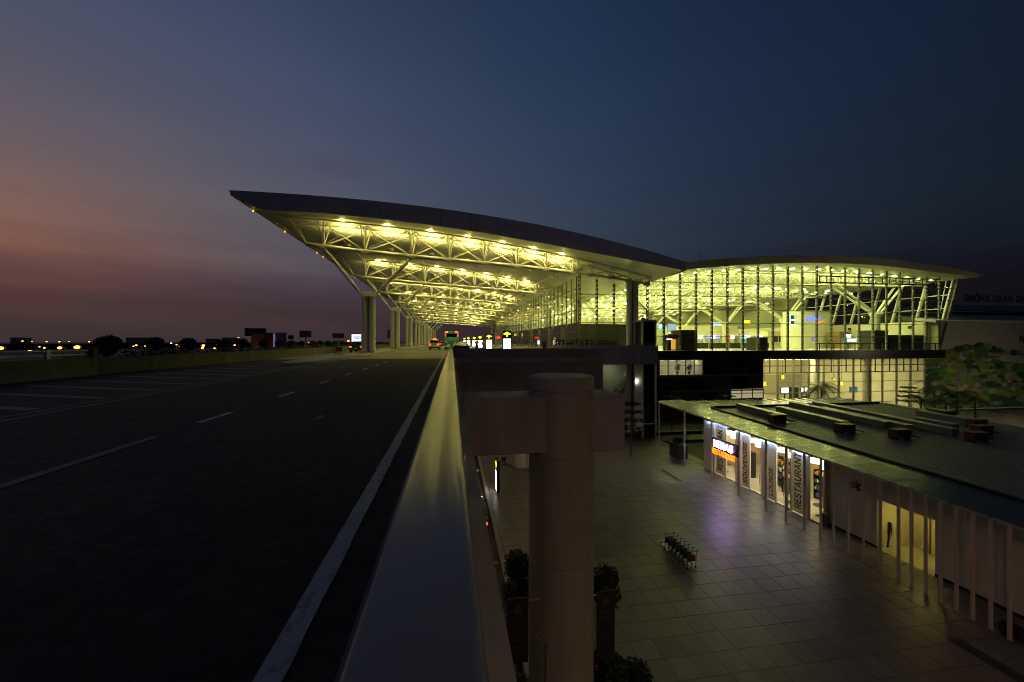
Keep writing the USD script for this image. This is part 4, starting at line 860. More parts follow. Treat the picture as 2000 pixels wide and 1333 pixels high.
part(mural, 'painted_ground', prism(Polygon(bgp).buffer(0), MY - .012, MY - .004, 'y'), MG[2], world=True)
for k in range(290):
    x = mr.uniform(mx0 + .9, 112) if k % 3 else mr.uniform(mx0 + .9, mx0 + 12); zmax = interp([(mx0, 8.6), (X_at(1850, MY), 9.6), (X_at(1880, MY), 11.4), (X_at(1960, MY), 10.9), (X_at(2000, MY), 9.6), (149, 9.6)], x); z = mr.uniform(.6, zmax)
    part(mural, 'painted_leaf', pad(x, z, mr.uniform(.6, 2.0), mr.uniform(.25, .85), MY - .012 - .00013 * k), MG[mr.choices([0, 1, 2, 3, 4], [4, 3, 3, 2, 2])[0]], world=True)
for k in range(24):
    x = mr.uniform(mx0 + 1, 110); z = mr.uniform(2, 9.5); y = MY - .05 - .0004 * k
    pts = []
    for q in range(9):
        a = q / 8 * math.pi * 1.1 - .15; pts += [(x + .85 * math.cos(a), z + .75 * math.sin(a)), (x + .4 * math.cos(a + .17), z + .38 * math.sin(a + .17))]
    part(mural, 'painted_flower', prism(Polygon(pts + [(x, z - .25)]).buffer(0), y - .01, y, 'y') if Polygon(pts).buffer(0).geom_type == 'Polygon' else pad(x, z, .6, .5, y), MP, world=True)

# ================================================================ RESTAURANT PAVILION
PXX, GX, WX, RX = 22.15, 23.7, 24.35, 24.9           # poles, shop glass, plain wall, inner edge of the glass awning
def eave(y): return 4.45 + .0262 * y
YN, YB2, YFAR = 3.0, 35.2, 40.2
res = thing('restaurant_pavilion', 'long low pavilion with glass awning, white poles and lit restaurant front', 'building', (WX, 20, 0))
RB = 44.0
def slab(x0, x1, y0, y1, dz, th):
    return hexa([(x0, y0, eave(y0) + dz - th), (x1, y0, eave(y0) + dz - th), (x1, y1, eave(y1) + dz - th), (x0, y1, eave(y1) + dz - th), (x0, y0, eave(y0) + dz), (x1, y0, eave(y0) + dz), (x1, y1, eave(y1) + dz), (x0, y1, eave(y1) + dz)])
part(res, 'roof_deck', slab(RX, RB, YN, YB2, .10, .25), M('roof_sheet', (.15, .145, .14), .5, metal=.2, var=.15, scale=.5), world=True)
nrib = int((RB - RX) / .46)
part(res, 'roof_corrugation', cat([slab(RX + .1 + k * .46, RX + .20 + k * .46, YN, YB2, .125, .03) for k in range(nrib)]), M('roof_ridge', (.165, .16, .155), .45, metal=.2, var=.12, scale=.5), world=True, kind='stuff')
part(res, 'roof_upstand', cat(slab(RX - .05, RX + .03, YN, YB2, .22, .4), slab(RX, RB, YB2, YB2 + .12, .32, .6)), BLACK, world=True)
part(res, 'rear_gutter', slab(RB, RB + .6, YN, YB2, .2, .4), CONC2, world=True)
# awning panes with glazing bars
pol = [1337, 1390, 1444, 1496, 1535, 1571, 1603, 1628, 1656, 1686, 1719, 1755, 1780, 1808, 1837, 1868, 1900, 1935, 1972]
PYs = [Y_at(1287.5, PXX)] + [Y_at(p, PXX) for p in pol]
while PYs[-1] > YN + 1.2: PYs.append(PYs[-1] - .95)
prev = YFAR
for k, y in enumerate(np.arange(YFAR, YN + .1, -1.22)):
    y1 = y - 1.2; tilt = .10 + rng.uniform(-.006, .006)
    part(res, 'awning_pane', (np.array([(PXX - .35, y1, eave(y1) + .03), (RX - .1, y1, eave(y1) + tilt), (RX - .1, y, eave(y) + tilt), (PXX - .35, y, eave(y) + .03)]), np.array([[0, 1, 2], [0, 2, 3]])), AWN, world=True)
    part(res, 'glazing_bar', bar((PXX - .3, y1 - .01, eave(y1) - .05), (RX - .1, y1 - .01, eave(y1) + .03), .05, .09), STEELD, world=True)
for k in range(16):
    x0 = RX - .08 + k * 1.3
    if x0 + 1.28 > RB + 1: break
    dz = .10 + rng.uniform(-.006, .006); part(res, 'awning_pane', (np.array([(x0, YB2 + .15, eave(YB2) + dz), (x0 + 1.27, YB2 + .15, eave(YB2) + dz), (x0 + 1.27, YFAR, eave(YFAR) + dz - .16), (x0, YFAR, eave(YFAR) + dz - .16)]), np.array([[0, 1, 2], [0, 2, 3]])), AWN, world=True)
    part(res, 'glazing_bar', bar((x0 - .01, YB2 + .2, eave(YB2) - .02), (x0 - .01, YFAR, eave(YFAR) - .02), .05, .09), STEELD, world=True)
part(res, 'awning_underlay', slab(RX, RB, YB2 + .2, YFAR, -.4, .1), DARKW, world=True)
for a, b in zip(PYs[:-1], PYs[1:]):
    part(res, 'eave_beam', bar((PXX, a - .01, eave(a) - .10), (PXX, b + .01, eave(b) - .10), .11, .17), STEEL, world=True)
for y in PYs:
    part(res, 'post', bev(PXX - .055, PXX + .055, y - .055, y + .055, .02, eave(y) - .19, .012), M('pole_paint', (.50, .43, .36), .45, var=.08), world=True)
    part(res, 'post_foot', bev(PXX - .09, PXX + .09, y - .09, y + .09, .013, .04, .008), STEELD, world=True)
GOOD_DARK = M('frame_brown', (.10, .085, .05), .5)
# walls
ys_shop0, ys_shop1 = Y_at(1603, GX), Y_at(1374, GX)
c0, c1 = Y_at(1826, WX), Y_at(1714, WX)               # opening
ctop = 2.85
def wall(y0, y1, z0, z1):
    n = max(1, int((y1 - y0) / 1.1))
    for k in range(n):
        a, b = y0 + (y1 - y0) * k / n, y0 + (y1 - y0) * (k + 1) / n
        part(res, 'wall_panel', hexa([(WX, a + .006, z0), (WX + .2, a + .006, z0), (WX + .2, b - .006, z0), (WX, b - .006, z0), (WX, a + .006, min(z1, eave(a) - .02)), (WX + .2, a + .006, min(z1, eave(a) - .02)), (WX + .2, b - .006, min(z1, eave(b) - .02)), (WX, b - .006, min(z1, eave(b) - .02))]), M('pavilion_wall', (.58, .52, .46), .6, var=.10, scale=.7), world=True)
wall(YN, c0, .02, 9); wall(c1, ys_shop0, .02, 9); wall(c0, c1, ctop, 9)
part(res, 'wall_plinth', cat(box(WX - .03, WX, YN, c0, .013, .15), box(WX - .03, WX, c1, ys_shop0, .013, .15)), BLACK, world=True)
part(res, 'corridor', cat([box(WX + .2, WX + 2.4, c1, c1 + .1, .02, ctop), box(WX + .2, WX + 2.4, c0 - .1, c0, .02, ctop), box(WX + 2.3, WX + 2.4, c0, c1, .02, ctop), box(WX + .2, WX + 2.3, c0, c1, ctop, ctop + .1)]), CREAM, world=True)
part(res, 'corridor_floor', box(WX - .02, WX + 2.3, c0, c1, .005, .016), FLOOR, world=True)
for k in range(3): part(res, 'corridor_door', box(WX + 2.27, WX + 2.296, c0 + .5 + k * 1.35, c0 + 1.5 + k * 1.35, .02, 2.15), M('door_cream', (.58, .55, .44), .45), world=True); part(res, 'door_handle', box(WX + 2.2, WX + 2.26, c0 + 1.36 + k * 1.35, c0 + 1.4 + k * 1.35, .95, 1.15), STEELD, world=True)
for k in range(4): part(res, 'door_frame', box(WX + 2.26, WX + 2.298, c0 + .42 + k * 1.35, c0 + .47 + k * 1.35, .02, 2.2), GOOD_DARK, world=True)
for k in range(2): part(res, 'corridor_lamp', box(WX + .8, WX + 1.1, c0 + .8 + k * 2.2, c0 + 1.9 + k * 2.2, ctop - .04, ctop - .004), E('corridor_glow', (1.0, .80, .14), 16.0), world=True)
# shop front: frosted panels with lettering, doors, glass
INK = M('lettering_black', (.03, .03, .035), .5)
FROST = usdkit.material(stage, '/World/Looks/frosted_panel', {'d': ('diffuse_bsdf', dict(color=(.62, .66, .66))), 't': ('translucent_bsdf', dict(color=(.75, .72, .60))), 'm': ('mix_closure', dict(fac=.30))}, [('d.BSDF', 'm.closure1'), ('t.BSDF', 'm.closure2')], surface='m.closure')
WARM = E('shop_lamp_glow', (1.0, .72, .32), 10.0)
COOL = E('cool_strip_glow', (.55, .68, 1.0), 60.0)
hs = 3.95
seq = [(1374, 1396, 'wall', ''), (1396, 1416, 'frost', 'RESTAURANT'), (1416, 1438, 'door', ''), (1438, 1447, 'wall', ''), (1447, 1462, 'frost', 'SOUVENIRS'), (1462, 1488, 'door', ''), (1488, 1497, 'wall', ''), (1497, 1513, 'frost', 'LOUNGE'), (1513, 1535, 'door', ''), (1535, 1545, 'glass', ''), (1545, 1570, 'frost', 'RESTAURANT'), (1570, 1578, 'wall', ''), (1578, 1603, 'glass', '')]
for p0, p1, kd, s in seq:
    b, a = Y_at(p0, GX), Y_at(p1, GX); a += .03; b -= .03; ht = eave(a) - .55
    if kd == 'wall': part(res, 'front_pier', bev(GX, GX + .25, a, b, .02, eave(a) - .05, .015), WHITEW, world=True)
    if kd == 'frost':
        part(res, 'frosted_panel', box(GX + .04, GX + .07, a, b, .1, ht), FROST, world=True)
        L = ht - .6; hgt = min((b - a) * .52, .62); m_ = meshkit.text_mesh(s, hgt, .008, True); v = np.array(m_.vertices); w = v[:, 0].max(); sc = min(1.0, L / w)
        v2 = np.stack([GX + .03 - v[:, 2], (a + b) / 2 + hgt / 2 - v[:, 1] * 1.0, .35 + v[:, 0] * sc], 1)
        v2[:, 1] = (a + b) / 2 + (v[:, 1] - hgt / 2)
        part(res, 'vertical_lettering', (v2, np.array(m_.faces)), INK, world=True)
    if kd in ('door', 'glass'):
        part(res, 'shop_pane', (np.array([[GX + .05, b, .1], [GX + .05, a, .1], [GX + .05, a, ht], [GX + .05, b, ht]]), np.array([[0, 1, 2], [0, 2, 3]])), GLASS, world=True)
        fr = .09 if kd == 'door' else .05
        part(res, 'frame', cat([box(GX, GX + .12, a, a + fr, .02, ht), box(GX, GX + .12, b - fr, b, .02, ht), box(GX, GX + .12, a + fr, b - fr, ht - .12, ht), box(GX, GX + .12, a + fr, b - fr, .02, .12)]), WHITEW if kd == 'door' else MULL, world=True)
        if kd == 'door': part(res, 'door_handle', box(GX - .04, GX - .01, a + fr + .05, a + fr + .09, .8, 1.6), STEELD, world=True)
part(res, 'front_header', hexa([(GX, ys_shop0, eave(ys_shop0) - .55), (GX + .2, ys_shop0, eave(ys_shop0) - .55), (GX + .2, ys_shop1, eave(ys_shop0) - .53), (GX, ys_shop1, eave(ys_shop0) - .53), (GX, ys_shop0, eave(ys_shop0) - .03), (GX + .2, ys_shop0, eave(ys_shop0) - .03), (GX + .2, ys_shop1, eave(ys_shop1) - .03), (GX, ys_shop1, eave(ys_shop1) - .03)]), WHITEW, world=True)
for k in range(9):
    y = ys_shop0 + 1.0 + k * (ys_shop1 - ys_shop0 - 2) / 8.6
    part(res, 'cool_light_strip', box(GX - .10, GX - .05, y, y + 1.3, eave(y) - .64, eave(y) - .61), COOL, world=True)
    part(res, 'strip_shield', cat(box(GX - .16, GX - .002, y - .05, y + 1.35, eave(y) - .60, eave(y) - .58), box(GX - .18, GX - .162, y - .05, y + 1.35, eave(y) - .68, eave(y) - .58)), STEELD, world=True)
part(res, 'shop_room', cat([box(GX + .3, 31, ys_shop0, ys_shop0 + .1, .02, 4.2), box(GX + .3, 31, ys_shop1 - .1, ys_shop1, .02, 4.2), box(30.9, 31, ys_shop0, ys_shop1, .02, 4.2), box(GX + .3, 31, ys_shop0, ys_shop1, 4.2, 4.3)]), M('shop_wall', (.50, .40, .26), .6), world=True)
SL = (ys_shop1 - ys_shop0 - 2.2) / 5
for k in range(6): part(res, 'room_lamp', box(GX + 1.0 + (k % 2) * 2.4, GX + 2.2 + (k % 2) * 2.4, ys_shop0 + .8 + k * SL, ys_shop0 + 1.4 + k * SL, 4.12, 4.17), E('shop_ceiling_glow', (1.0, .88, .62), 13.0), world=True)
part(res, 'shop_floor', box(GX + .0, 31, ys_shop0, ys_shop1, .005, .02), FLOOR, world=True)
for k in range(8):
    y = ys_shop0 + .9 + k * (ys_shop1 - ys_shop0 - 1.6) / 7.2
    part(res, 'pendant_lamp', lathe([(.42, 0), (.42, .22), (.1, .24)], (GX + 1.5 + (k % 2) * .6, y, 3.3), 16), E('pendant_glow', (1.0, .78, .42), 14.0), world=True)
    part(res, 'pendant_cord', tube((GX + 1.5 + (k % 2) * .6, y, 3.54), (GX + 1.5 + (k % 2) * .6, y, 4.2), .012, 5), BLACK, world=True)
GOOD = [M('goods_dark', (.03, .028, .03), .4), M('goods_red', (.35, .04, .02), .5), M('goods_orange', (.45, .18, .03), .5), M('goods_green', (.05, .14, .03), .5), M('goods_white', (.6, .55, .45), .5), M('goods_blue', (.05, .08, .2), .5)]
gr = random.Random(4)
for k in range(8):
    y = ys_shop0 + .6 + k * (ys_shop1 - ys_shop0 - 1.2) / 7.6; x = GX + 2.2 + (k % 3) * .7
    t = thing('display_shelf', f'{ORD[7 - k]} display shelf with goods from the left behind the restaurant shop windows', 'shelf', (x, y, .02), group='shelves in the restaurant shop')
    part(t, 'frame', cat([box(0, .45, -.55, -.5, 0, 2.2), box(0, .45, .5, .55, 0, 2.2), box(.42, .45, -.5, .5, 0, 2.2)]), DARKW)
    for q in range(4): part(t, 'shelf_board', box(.0, .42, -.5, .5, .15 + q * .55, .19 + q * .55), DARKW)
    for q in range(4):
        yy_ = -.45
        while yy_ < .4:
            w = gr.uniform(.1, .22); part(t, 'goods', box(.05, .35, yy_, yy_ + w - .02, .19 + q * .55, .19 + q * .55 + gr.uniform(.15, .42)), GOOD[gr.randrange(6)]); yy_ += w
for k in range(5):
    y = ys_shop0 + 1.2 + k * (ys_shop1 - ys_shop0 - 2) / 4.3
    t = thing('dining_table', f'{ORD[4 - k]} small round dark table from the left behind the restaurant glass', 'table', (GX + 1.2, y, .02), group='tables in the restaurant shop')
    part(t, 'top', lathe([(.4, .72), (.4, .75)], (0, 0, 0), 18), GOOD[0]); part(t, 'leg', tube((0, 0, 0), (0, 0, .72), .04, 8), BLACK); part(t, 'foot', lathe([(.25, 0), (.25, .03)], (0, 0, 0), 14), BLACK)
# neon sign hung between the poles
sy0, sy1 = Y_at(1443, PXX - .12), Y_at(1393, PXX - .12); zm1, zm0 = 4.62, 3.15
sg = thing('restaurant_sign', 'dark box sign with white neon MENAS above orange neon RESTAURANT', 'sign', (PXX - .12, (sy0 + sy1) / 2, zm0))
zt1 = Z_at(847, PXX, sy1); zt0 = Z_at(873, PXX, sy1)
zA, zB = Z_at(853, PXX - .12, sy1), Z_at(874.5, PXX - .12, sy1)
part(sg, 'box', bev(PXX - .22, PXX - .08, sy0, sy1, zB, zA, .02), BLACK, world=True)
W_N, O_N = E('white_neon', (.60, .42, 1.0), 36.0), E('orange_neon', (1.0, .17, .006), 3.2)
def run(s, h, z, mat, y_left, y_right, nm):
    adv = 0; gl = []
    for ch in s:
        m_ = meshkit.text_mesh(ch, h, .05, False); v = np.array(m_.vertices); v[:, 0] -= v[:, 0].min(); gl.append((adv, v, np.array(m_.faces))); adv += v[:, 0].max() + h * .24
    sc = (y_left - y_right) / (adv - h * .24)
    for o, v, f in gl: part(sg, nm, (np.stack([PXX - .225 - v[:, 2], y_left - (o + v[:, 0]) * sc, z + v[:, 1]], 1), f), mat, world=True)
run('MENAS', (zA - zB) * .62, zB + (zA - zB) * .2, W_N, sy1 - .2, sy0 + .55, 'white_letter')
run('RESTAURANT', .46, zB - .42, O_N, sy1 - .05, sy0 + .25, 'orange_letter')
part(sg, 'orange_dot', lathe([(.09, -.03), (.09, .03)], (PXX - .24, sy0 + 1.2, zB + .3), 12), RED_E, world=True)
for y in (sy0 + .1, sy1 - .1): part(sg, 'hanger', tube((PXX - .15, y, zA), (PXX - .15, y, zA + .35), .02, 6), STEELD, world=True)
# roof ribs and red boxes
for px0, py0, px1, py1 in ((1455, 799, 1512, 822), (1530, 805, 1640, 838), (1630, 806, 1745, 846), (1733, 832, 1895, 852), (1762, 830, 1900, 842), (1790, 814, 1900, 832), (1812, 809, 1840, 812), (1500, 797, 1790, 836), (1560, 796, 1795, 829)):
    def on_roof(px, py):
        z = 5.3
        for _ in range(6): x, y = ground(px, py, z); z = eave(y) + .1
        return x, y
    xa_, ya_ = on_roof(px0, py0); xb_, yb_ = on_roof(px1, py1); xm = (xa_ + xb_) / 2; yb_ = max(YN, min(yb_, ya_ - 1)); ya_ = min(ya_, YB2 - .2)
    DUCTN = globals().get('DUCTN', -1) + 1
    t = thing('roof_duct', ['short metal duct box nearest the awning on the pavilion roof', 'second metal duct box from the awning on the pavilion roof', 'third metal duct box from the awning on the pavilion roof', 'long metal duct box ending at the front red unit of three', 'metal duct box ending at the middle red unit of three', 'metal duct box ending at the rear red unit of three', 'short metal duct box ending at the lone rear red unit', 'longest metal duct box across the middle of the pavilion roof', 'narrow long metal duct box at the back of the pavilion roof'][DUCTN], 'duct', (xm, (ya_ + yb_) / 2, eave(ya_)), group='duct boxes on the pavilion roof')
    part(t, 'casing', slab(xm - .32, xm + .32, yb_, ya_, .62, .46), M('duct_grey', (.20, .20, .19), .4, metal=.3, var=.15), world=True)
    part(t, 'cover', slab(xm - .36, xm + .36, yb_ - .03, ya_ + .03, .66, .03), M('duct_cover', (.24, .24, .225), .35, metal=.3), world=True)
for k, (px, py) in enumerate(((1518, 826), (1650, 846), (1757, 857), (1848, 818), (1907, 836), (1917, 849), (1907, 863))):
    z = 5.3
    for _ in range(6): x, y = ground(px, py, z); z = eave(y) + .12
    t = thing('roof_unit', ['red box unit nearest the restaurant sign on the pavilion roof', 'second red box unit from the left on the pavilion roof', 'third red box unit from the left on the pavilion roof', 'lone red box unit at the back of the pavilion roof', 'rearmost of the three red box units close together on the roof', 'middle of the three red box units close together on the roof', 'front one of the three red box units close together on the roof'][k], 'roof unit', (x, y, z))
    part(t, 'body', bev(-.62, .62, -.3, .3, .14, .62, .03), M('unit_red', (.14, .03, .022), .5, var=.2)); part(t, 'lid', bev(-.66, .66, -.34, .34, .62, .68, .02), looks['unit_red'])
    for q in range(5): part(t, 'louvre', box(-.5, .5, -.32, -.302, .2 + q * .08, .24 + q * .08), BLACK)
    bp = t
    for a in (-.5, .5): part(t, 'foot', box(a - .06, a + .06, -.3, .3, 0, .14), BLACK)
    part(t, 'pipe', tube((.62, 0, .25), (1.5, -.1, .06), .05, 6), BLACK)
# small things at the wall
yb = Y_at(1690, WX); t = thing('toilet_sign', 'pair of small box signs fixed high on the pavilion wall', 'sign', (WX - .3, yb, 3.1))
part(t, 'red_board', bev(-.28, .28, -.03, .03, 0, .42, .01), M('sign_red', (.16, .02, .015), .4)); part(t, 'arm', box(.26, .33, -.03, .03, .18, .24), STEELD); part(t, 'pale_board', bev(-.26, .26, .42, .47, 0, .42, .01), CONC2)
part(t, 'arrow_mark', prism([(-.12, .1), (.12, .21), (-.12, .32)], -.045, -.032, 'y'), WHITEW); part(t, 'arm', box(.24, .33, .42, .47, .18, .24), STEELD)
x, y = ground(1612, 1042); t = thing('litter_bin', 'dark cylindrical litter bin at the end of the restaurant front', 'bin', (WX - .35, Y_at(1611, WX - .35), .013))
part(t, 'body', lathe([(.2, 0), (.22, .05), (.22, .8), (.17, .86)], (0, 0, 0), 20), M('bin_grey', (.10, .09, .075), .4), smooth=30); part(t, 'opening', box(-.225, -.20, -.1, .1, .6, .72), BLACK); part(t, 'rim', lathe([(.235, .8), (.235, .84)], (0, 0, 0), 20), STEELD)
x, y = ground(1325, 893); t = thing('plant_trough', 'dark rectangular planter with a green shrub under the awning end', 'planter', (x, y, .013))
part(t, 'trough', bev(-.5, .5, -.9, .9, 0, 1.35, .03), M('planter_purple', (.05, .04, .05), .5)); part(t, 'rim', bev(-.55, .55, -.95, .95, 1.35, 1.42, .02), BLACK); part(t, 'shrub', leaf_cloud([((0, -.3, 1.7), .4), ((0, .4, 1.65), .42)], 500, .08, 31), LEAF1)
kb = thing('low_wall', 'low dark kerb wall on the plaza in front of the lift tower', 'wall', (24, 43, 0)); x0, y0 = ground(1222, 853); part(kb, 'wall', bev(x0, X_at(1372, y0), y0, y0 + .5, .0, .35, .03), DARKW, world=True); part(kb, 'coping', bev(x0 - .03, X_at(1372, y0) + .03, y0 - .03, y0 + .53, .35, .40, .015), CONC, world=True)

# ================================================================ baggage trolleys
def trolley(t, panel_mat):
    for s in (-1, 1):
        part(t, 'side_tube', path_tube([(s * .30, .42, 1.04), (s * .29, .38, .9), (s * .28, .34, .16), (s * .24, -.55, .16)], .018, 6), M('chrome', (.24, .24, .24), .25, metal=.9, var=.03))
        part(t, 'grip', tube((s * .30, .38, 1.05), (s * .30, .52, 1.10), .026, 8), BLACK)
    part(t, 'handle_bar', tube((-.30, .43, 1.05), (.30, .43, 1.05), .018, 6), looks['chrome'])
    part(t, 'platform', cat([bar((q * .11, -.5, .17), (q * .12, .34, .17), .03, .02) for q in (-2, -1, 0, 1, 2)]), looks['chrome'])
    part(t, 'front_lip', path_tube([(-.24, -.55, .16), (-.2, -.6, .2), (.2, -.6, .2), (.24, -.55, .16)], .016, 6), looks['chrome'])
    part(t, 'advert_panel', box(-.26, .26, .31, .33, .42, .80), panel_mat)
    part(t, 'upper_basket', cat([tube((-.26, .3, .84), (.26, .3, .84), .01, 5), tube((-.26, .08, .86), (.26, .08, .86), .01, 5)] + [tube((q * .1, .08, .86), (q * .1, .32, .82), .008, 4) for q in (-2, -1, 0, 1, 2)]), looks['chrome'])
    for a, b in ((-.26, .34), (.26, .34), (0, -.5)): part(t, 'wheel', tf(lathe([(.075, -.02), (.075, .02)], (0, 0, 0), 14), np.array([[0, 0, 1], [1, 0, 0], [0, 1, 0]]), (a, b, .075)), RUBBER); part(t, 'fork', box(a - .015, a + .015, b - .02, b + .02, .08, .17), STEELD)
PAN = [M('panel_dark_red', (.16, .03, .025), .5), M('panel_dark_blue', (.02, .03, .08), .5), M('panel_black', (.02, .02, .02), .5)]
xa_, ya_ = ground(1343, 1106); xb_, yb_ = ground(1297, 1066)
names = ['frontmost', 'second', 'third', 'fourth', 'fifth', 'sixth', 'rearmost']
ang = math.degrees(math.atan2(yb_ - ya_, xb_ - xa_)) - 90
for k in range(7):
    f = k / 6; x = xa_ + (xb_ - xa_) * f * .92; y = ya_ + (yb_ - ya_) * f * .92
    t = thing('baggage_trolley', f'{names[k]} baggage trolley of the nested row on the plaza' if k not in (0, 6) else ('frontmost baggage trolley of the nested row, with a dark red panel' if k == 0 else 'rearmost baggage trolley of the nested row, with a dark blue panel'), 'trolley', (x, y, .014), ang + 180, group='nested baggage trolleys on the plaza')
    trolley(t, PAN[0] if k == 0 else (PAN[1] if k == 6 else PAN[2])); UsdGeom.Xform.Get(stage, t).AddScaleOp().Set(Gf.Vec3f(.92, .92, .92))
t = thing('baggage_trolley', 'single baggage trolley left on the road island beside the columns', 'trolley', (X_at(662, 38.4), 38.4, DECK + .152), 15); trolley(t, PAN[0])
t = thing('baggage_trolley', 'lone baggage trolley beside the pale column under the deck', 'trolley', (5.2, 37.8, .014), 40); trolley(t, PAN[2])

# ================================================================ people
def limb(ja, jb, ra, rb):
    def sp(c, r): return m3.Manifold.sphere(r, 14).translate(tuple(c))
    return m3.Manifold.batch_hull([sp(ja, ra), sp(jb, rb)])
def chain(js): 
    o = m3.Manifold()
    for (a, ra), (b, rb) in zip(js[:-1], js[1:]): o = o + limb(a, b, ra, rb)
    return o
def person(label, loc, rz, shirt, trousers, hairc, stride=0.0, arms=((-.26, .02, .80), (.26, .02, .80)), bag=None):
    t = thing('person', label, 'person', loc, rz)
    skin = M('skin', (.35, .21, .14), .55)
    hip, sh = .96, 1.42
    L = {}
    for s in (-1, 1):
        st_ = stride * s
        L[s] = [((s * .09, 0, hip), .095), ((s * .10, -.06 - st_ * .4 + .03, .52), .065), ((s * .10, -st_, .09), .045)]
    A = {}
    for s, h in zip((-1, 1), arms):
        h = np.array(h); e = (np.array([s * .2, 0, sh]) + h) / 2 + np.array([s * .05, .06, 0]); A[s] = [((s * .19, 0, sh - .02), .062), (tuple(e), .045), (tuple(h), .033)]
    body = chain([((0, 0, hip), .12), ((0, 0, 1.15), .115), ((0, .0, 1.36), .125)]) + m3.Manifold.batch_hull([m3.Manifold.sphere(.06, 12).translate((s * .15, 0, sh - .02)) for s in (-1, 1)] + [m3.Manifold.sphere(.11, 12).translate((0, 0, 1.2))]) + chain([((0, 0, sh), .058), ((0, -.015, 1.55), .052)])
    head = m3.Manifold.sphere(.098, 24).scale((.82, .98, 1.18)).translate((0, -.02, 1.63)) + limb((0, -.115, 1.625), (0, -.128, 1.60), .012, .016) + limb((-.02, -.1, 1.555), (.02, -.1, 1.555), .014, .014) + limb((0, -.08, 1.535), (0, -.06, 1.55), .03, .04)
    for s in (-1, 1): head = head + m3.Manifold.sphere(.022, 10).scale((.5, 1, 1.5)).translate((s * .082, -.01, 1.63))
    for s in (-1, 1):
        body = body + chain(L[s]) + chain(A[s]) + limb((s * .10, -stride * s + .03, .05), (s * .10, -stride * s - .15, .035), .045, .035)
        h = np.array(A[s][-1][0]); pal = h + np.array([0, -.01, -.07]); body = body + m3.Manifold.batch_hull([m3.Manifold.sphere(.02, 8).translate(tuple(h)), m3.Manifold.sphere(.018, 8).translate(tuple(pal + [0, .03, 0])), m3.Manifold.sphere(.018, 8).translate(tuple(pal + [0, -.03, 0]))])
        for q, ln in enumerate((.062, .075, .078, .07)):
            b = pal + np.array([0, .032 - q * .021, 0]); m_ = b + np.array([-s * .006, 0, -ln * .55]); e = b + np.array([-s * .022, 0, -ln]); body = body + chain([(tuple(b), .0095), (tuple(m_), .009), (tuple(e), .008)])
        body = body + chain([(tuple(h + [0, -.02, -.02]), .011), (tuple(h + [-s * .01, -.055, -.05]), .010), (tuple(h + [-s * .012, -.06, -.08]), .009)])
    part(t, 'body', man(body + head), skin, smooth=50)
    shirt_m = m3.Manifold.batch_hull([m3.Manifold.sphere(.078, 14).translate((s * .16, 0, sh - .02)) for s in (-1, 1)] + [m3.Manifold.sphere(.145, 14).scale((1.15, .85, 1)).translate((0, 0, 1.2))]) + m3.Manifold.batch_hull([m3.Manifold.sphere(.14, 14).scale((1.1, .85, .6)).translate((0, 0, z)) for z in (.95, 1.2)])
    for s in (-1, 1):
        e = A[s][1][0]; shirt_m = shirt_m + limb(A[s][0][0], e, .076, .060)
    part(t, 'shirt', man(shirt_m), shirt, smooth=50)
    tr_m = m3.Manifold.batch_hull([m3.Manifold.sphere(.125, 14).scale((1.1, .9, .7)).translate((0, 0, .97)), m3.Manifold.sphere(.11, 12).translate((0, 0, .9))])
    for s in (-1, 1): a, b, c = L[s]; tr_m = tr_m + limb(a[0], b[0], .108, .078) + limb(b[0], (c[0][0], c[0][1], .10), .078, .062)
    part(t, 'trousers', man(tr_m), trousers, smooth=50)
    part(t, 'hair', man(m3.Manifold.sphere(.104, 20).scale((.86, .96, .95)).translate((0, .012, 1.672)) - m3.Manifold.cube((.3, .2, .2), True).translate((0, -.13, 1.58))), hairc, smooth=50)
    for s in (-1, 1): part(t, 'eye', man(m3.Manifold.sphere(.011, 8).translate((s * .033, -.108, 1.64))), BLACK); part(t, 'shoe', man(limb((s * .10, -stride * s + .04, .045), (s * .10, -stride * s - .17, .035), .052, .04)), BLACK, smooth=50)
    if bag is not None: part(t, 'bag', bev(.24, .38, -.22, .18, .38, .72, .04), bag)
    return t
DK, NV, HR = M('cloth_dark', (.03, .033, .03), .8), M('cloth_navy', (.03, .04, .06), .8), M('hair_black', (.012, .01, .009), .5)
px_, py_ = WX + .75, Y_at(1731, WX + .75)
person('person in dark clothes standing inside the lit wall opening of the pavilion', (px_, py_, .017), 100, DK, NV, HR, .10)
person('dark clothed person standing on the terrace edge left of the hedge', (X_at(1063, 44), 44, DECK + .004), 160, DK, DK, HR, .05)
person('person in an orange red top near the parked car at the deck edge', (X_at(931, 52), 52, DECK + .004), 190, M('cloth_red', (.45, .07, .03), .8), DK, HR, .12)
person('person in dark clothes standing near the drop-off totems', (X_at(945, 66), 66, DECK + .004), 20, NV, DK, HR, .1, bag=DK)

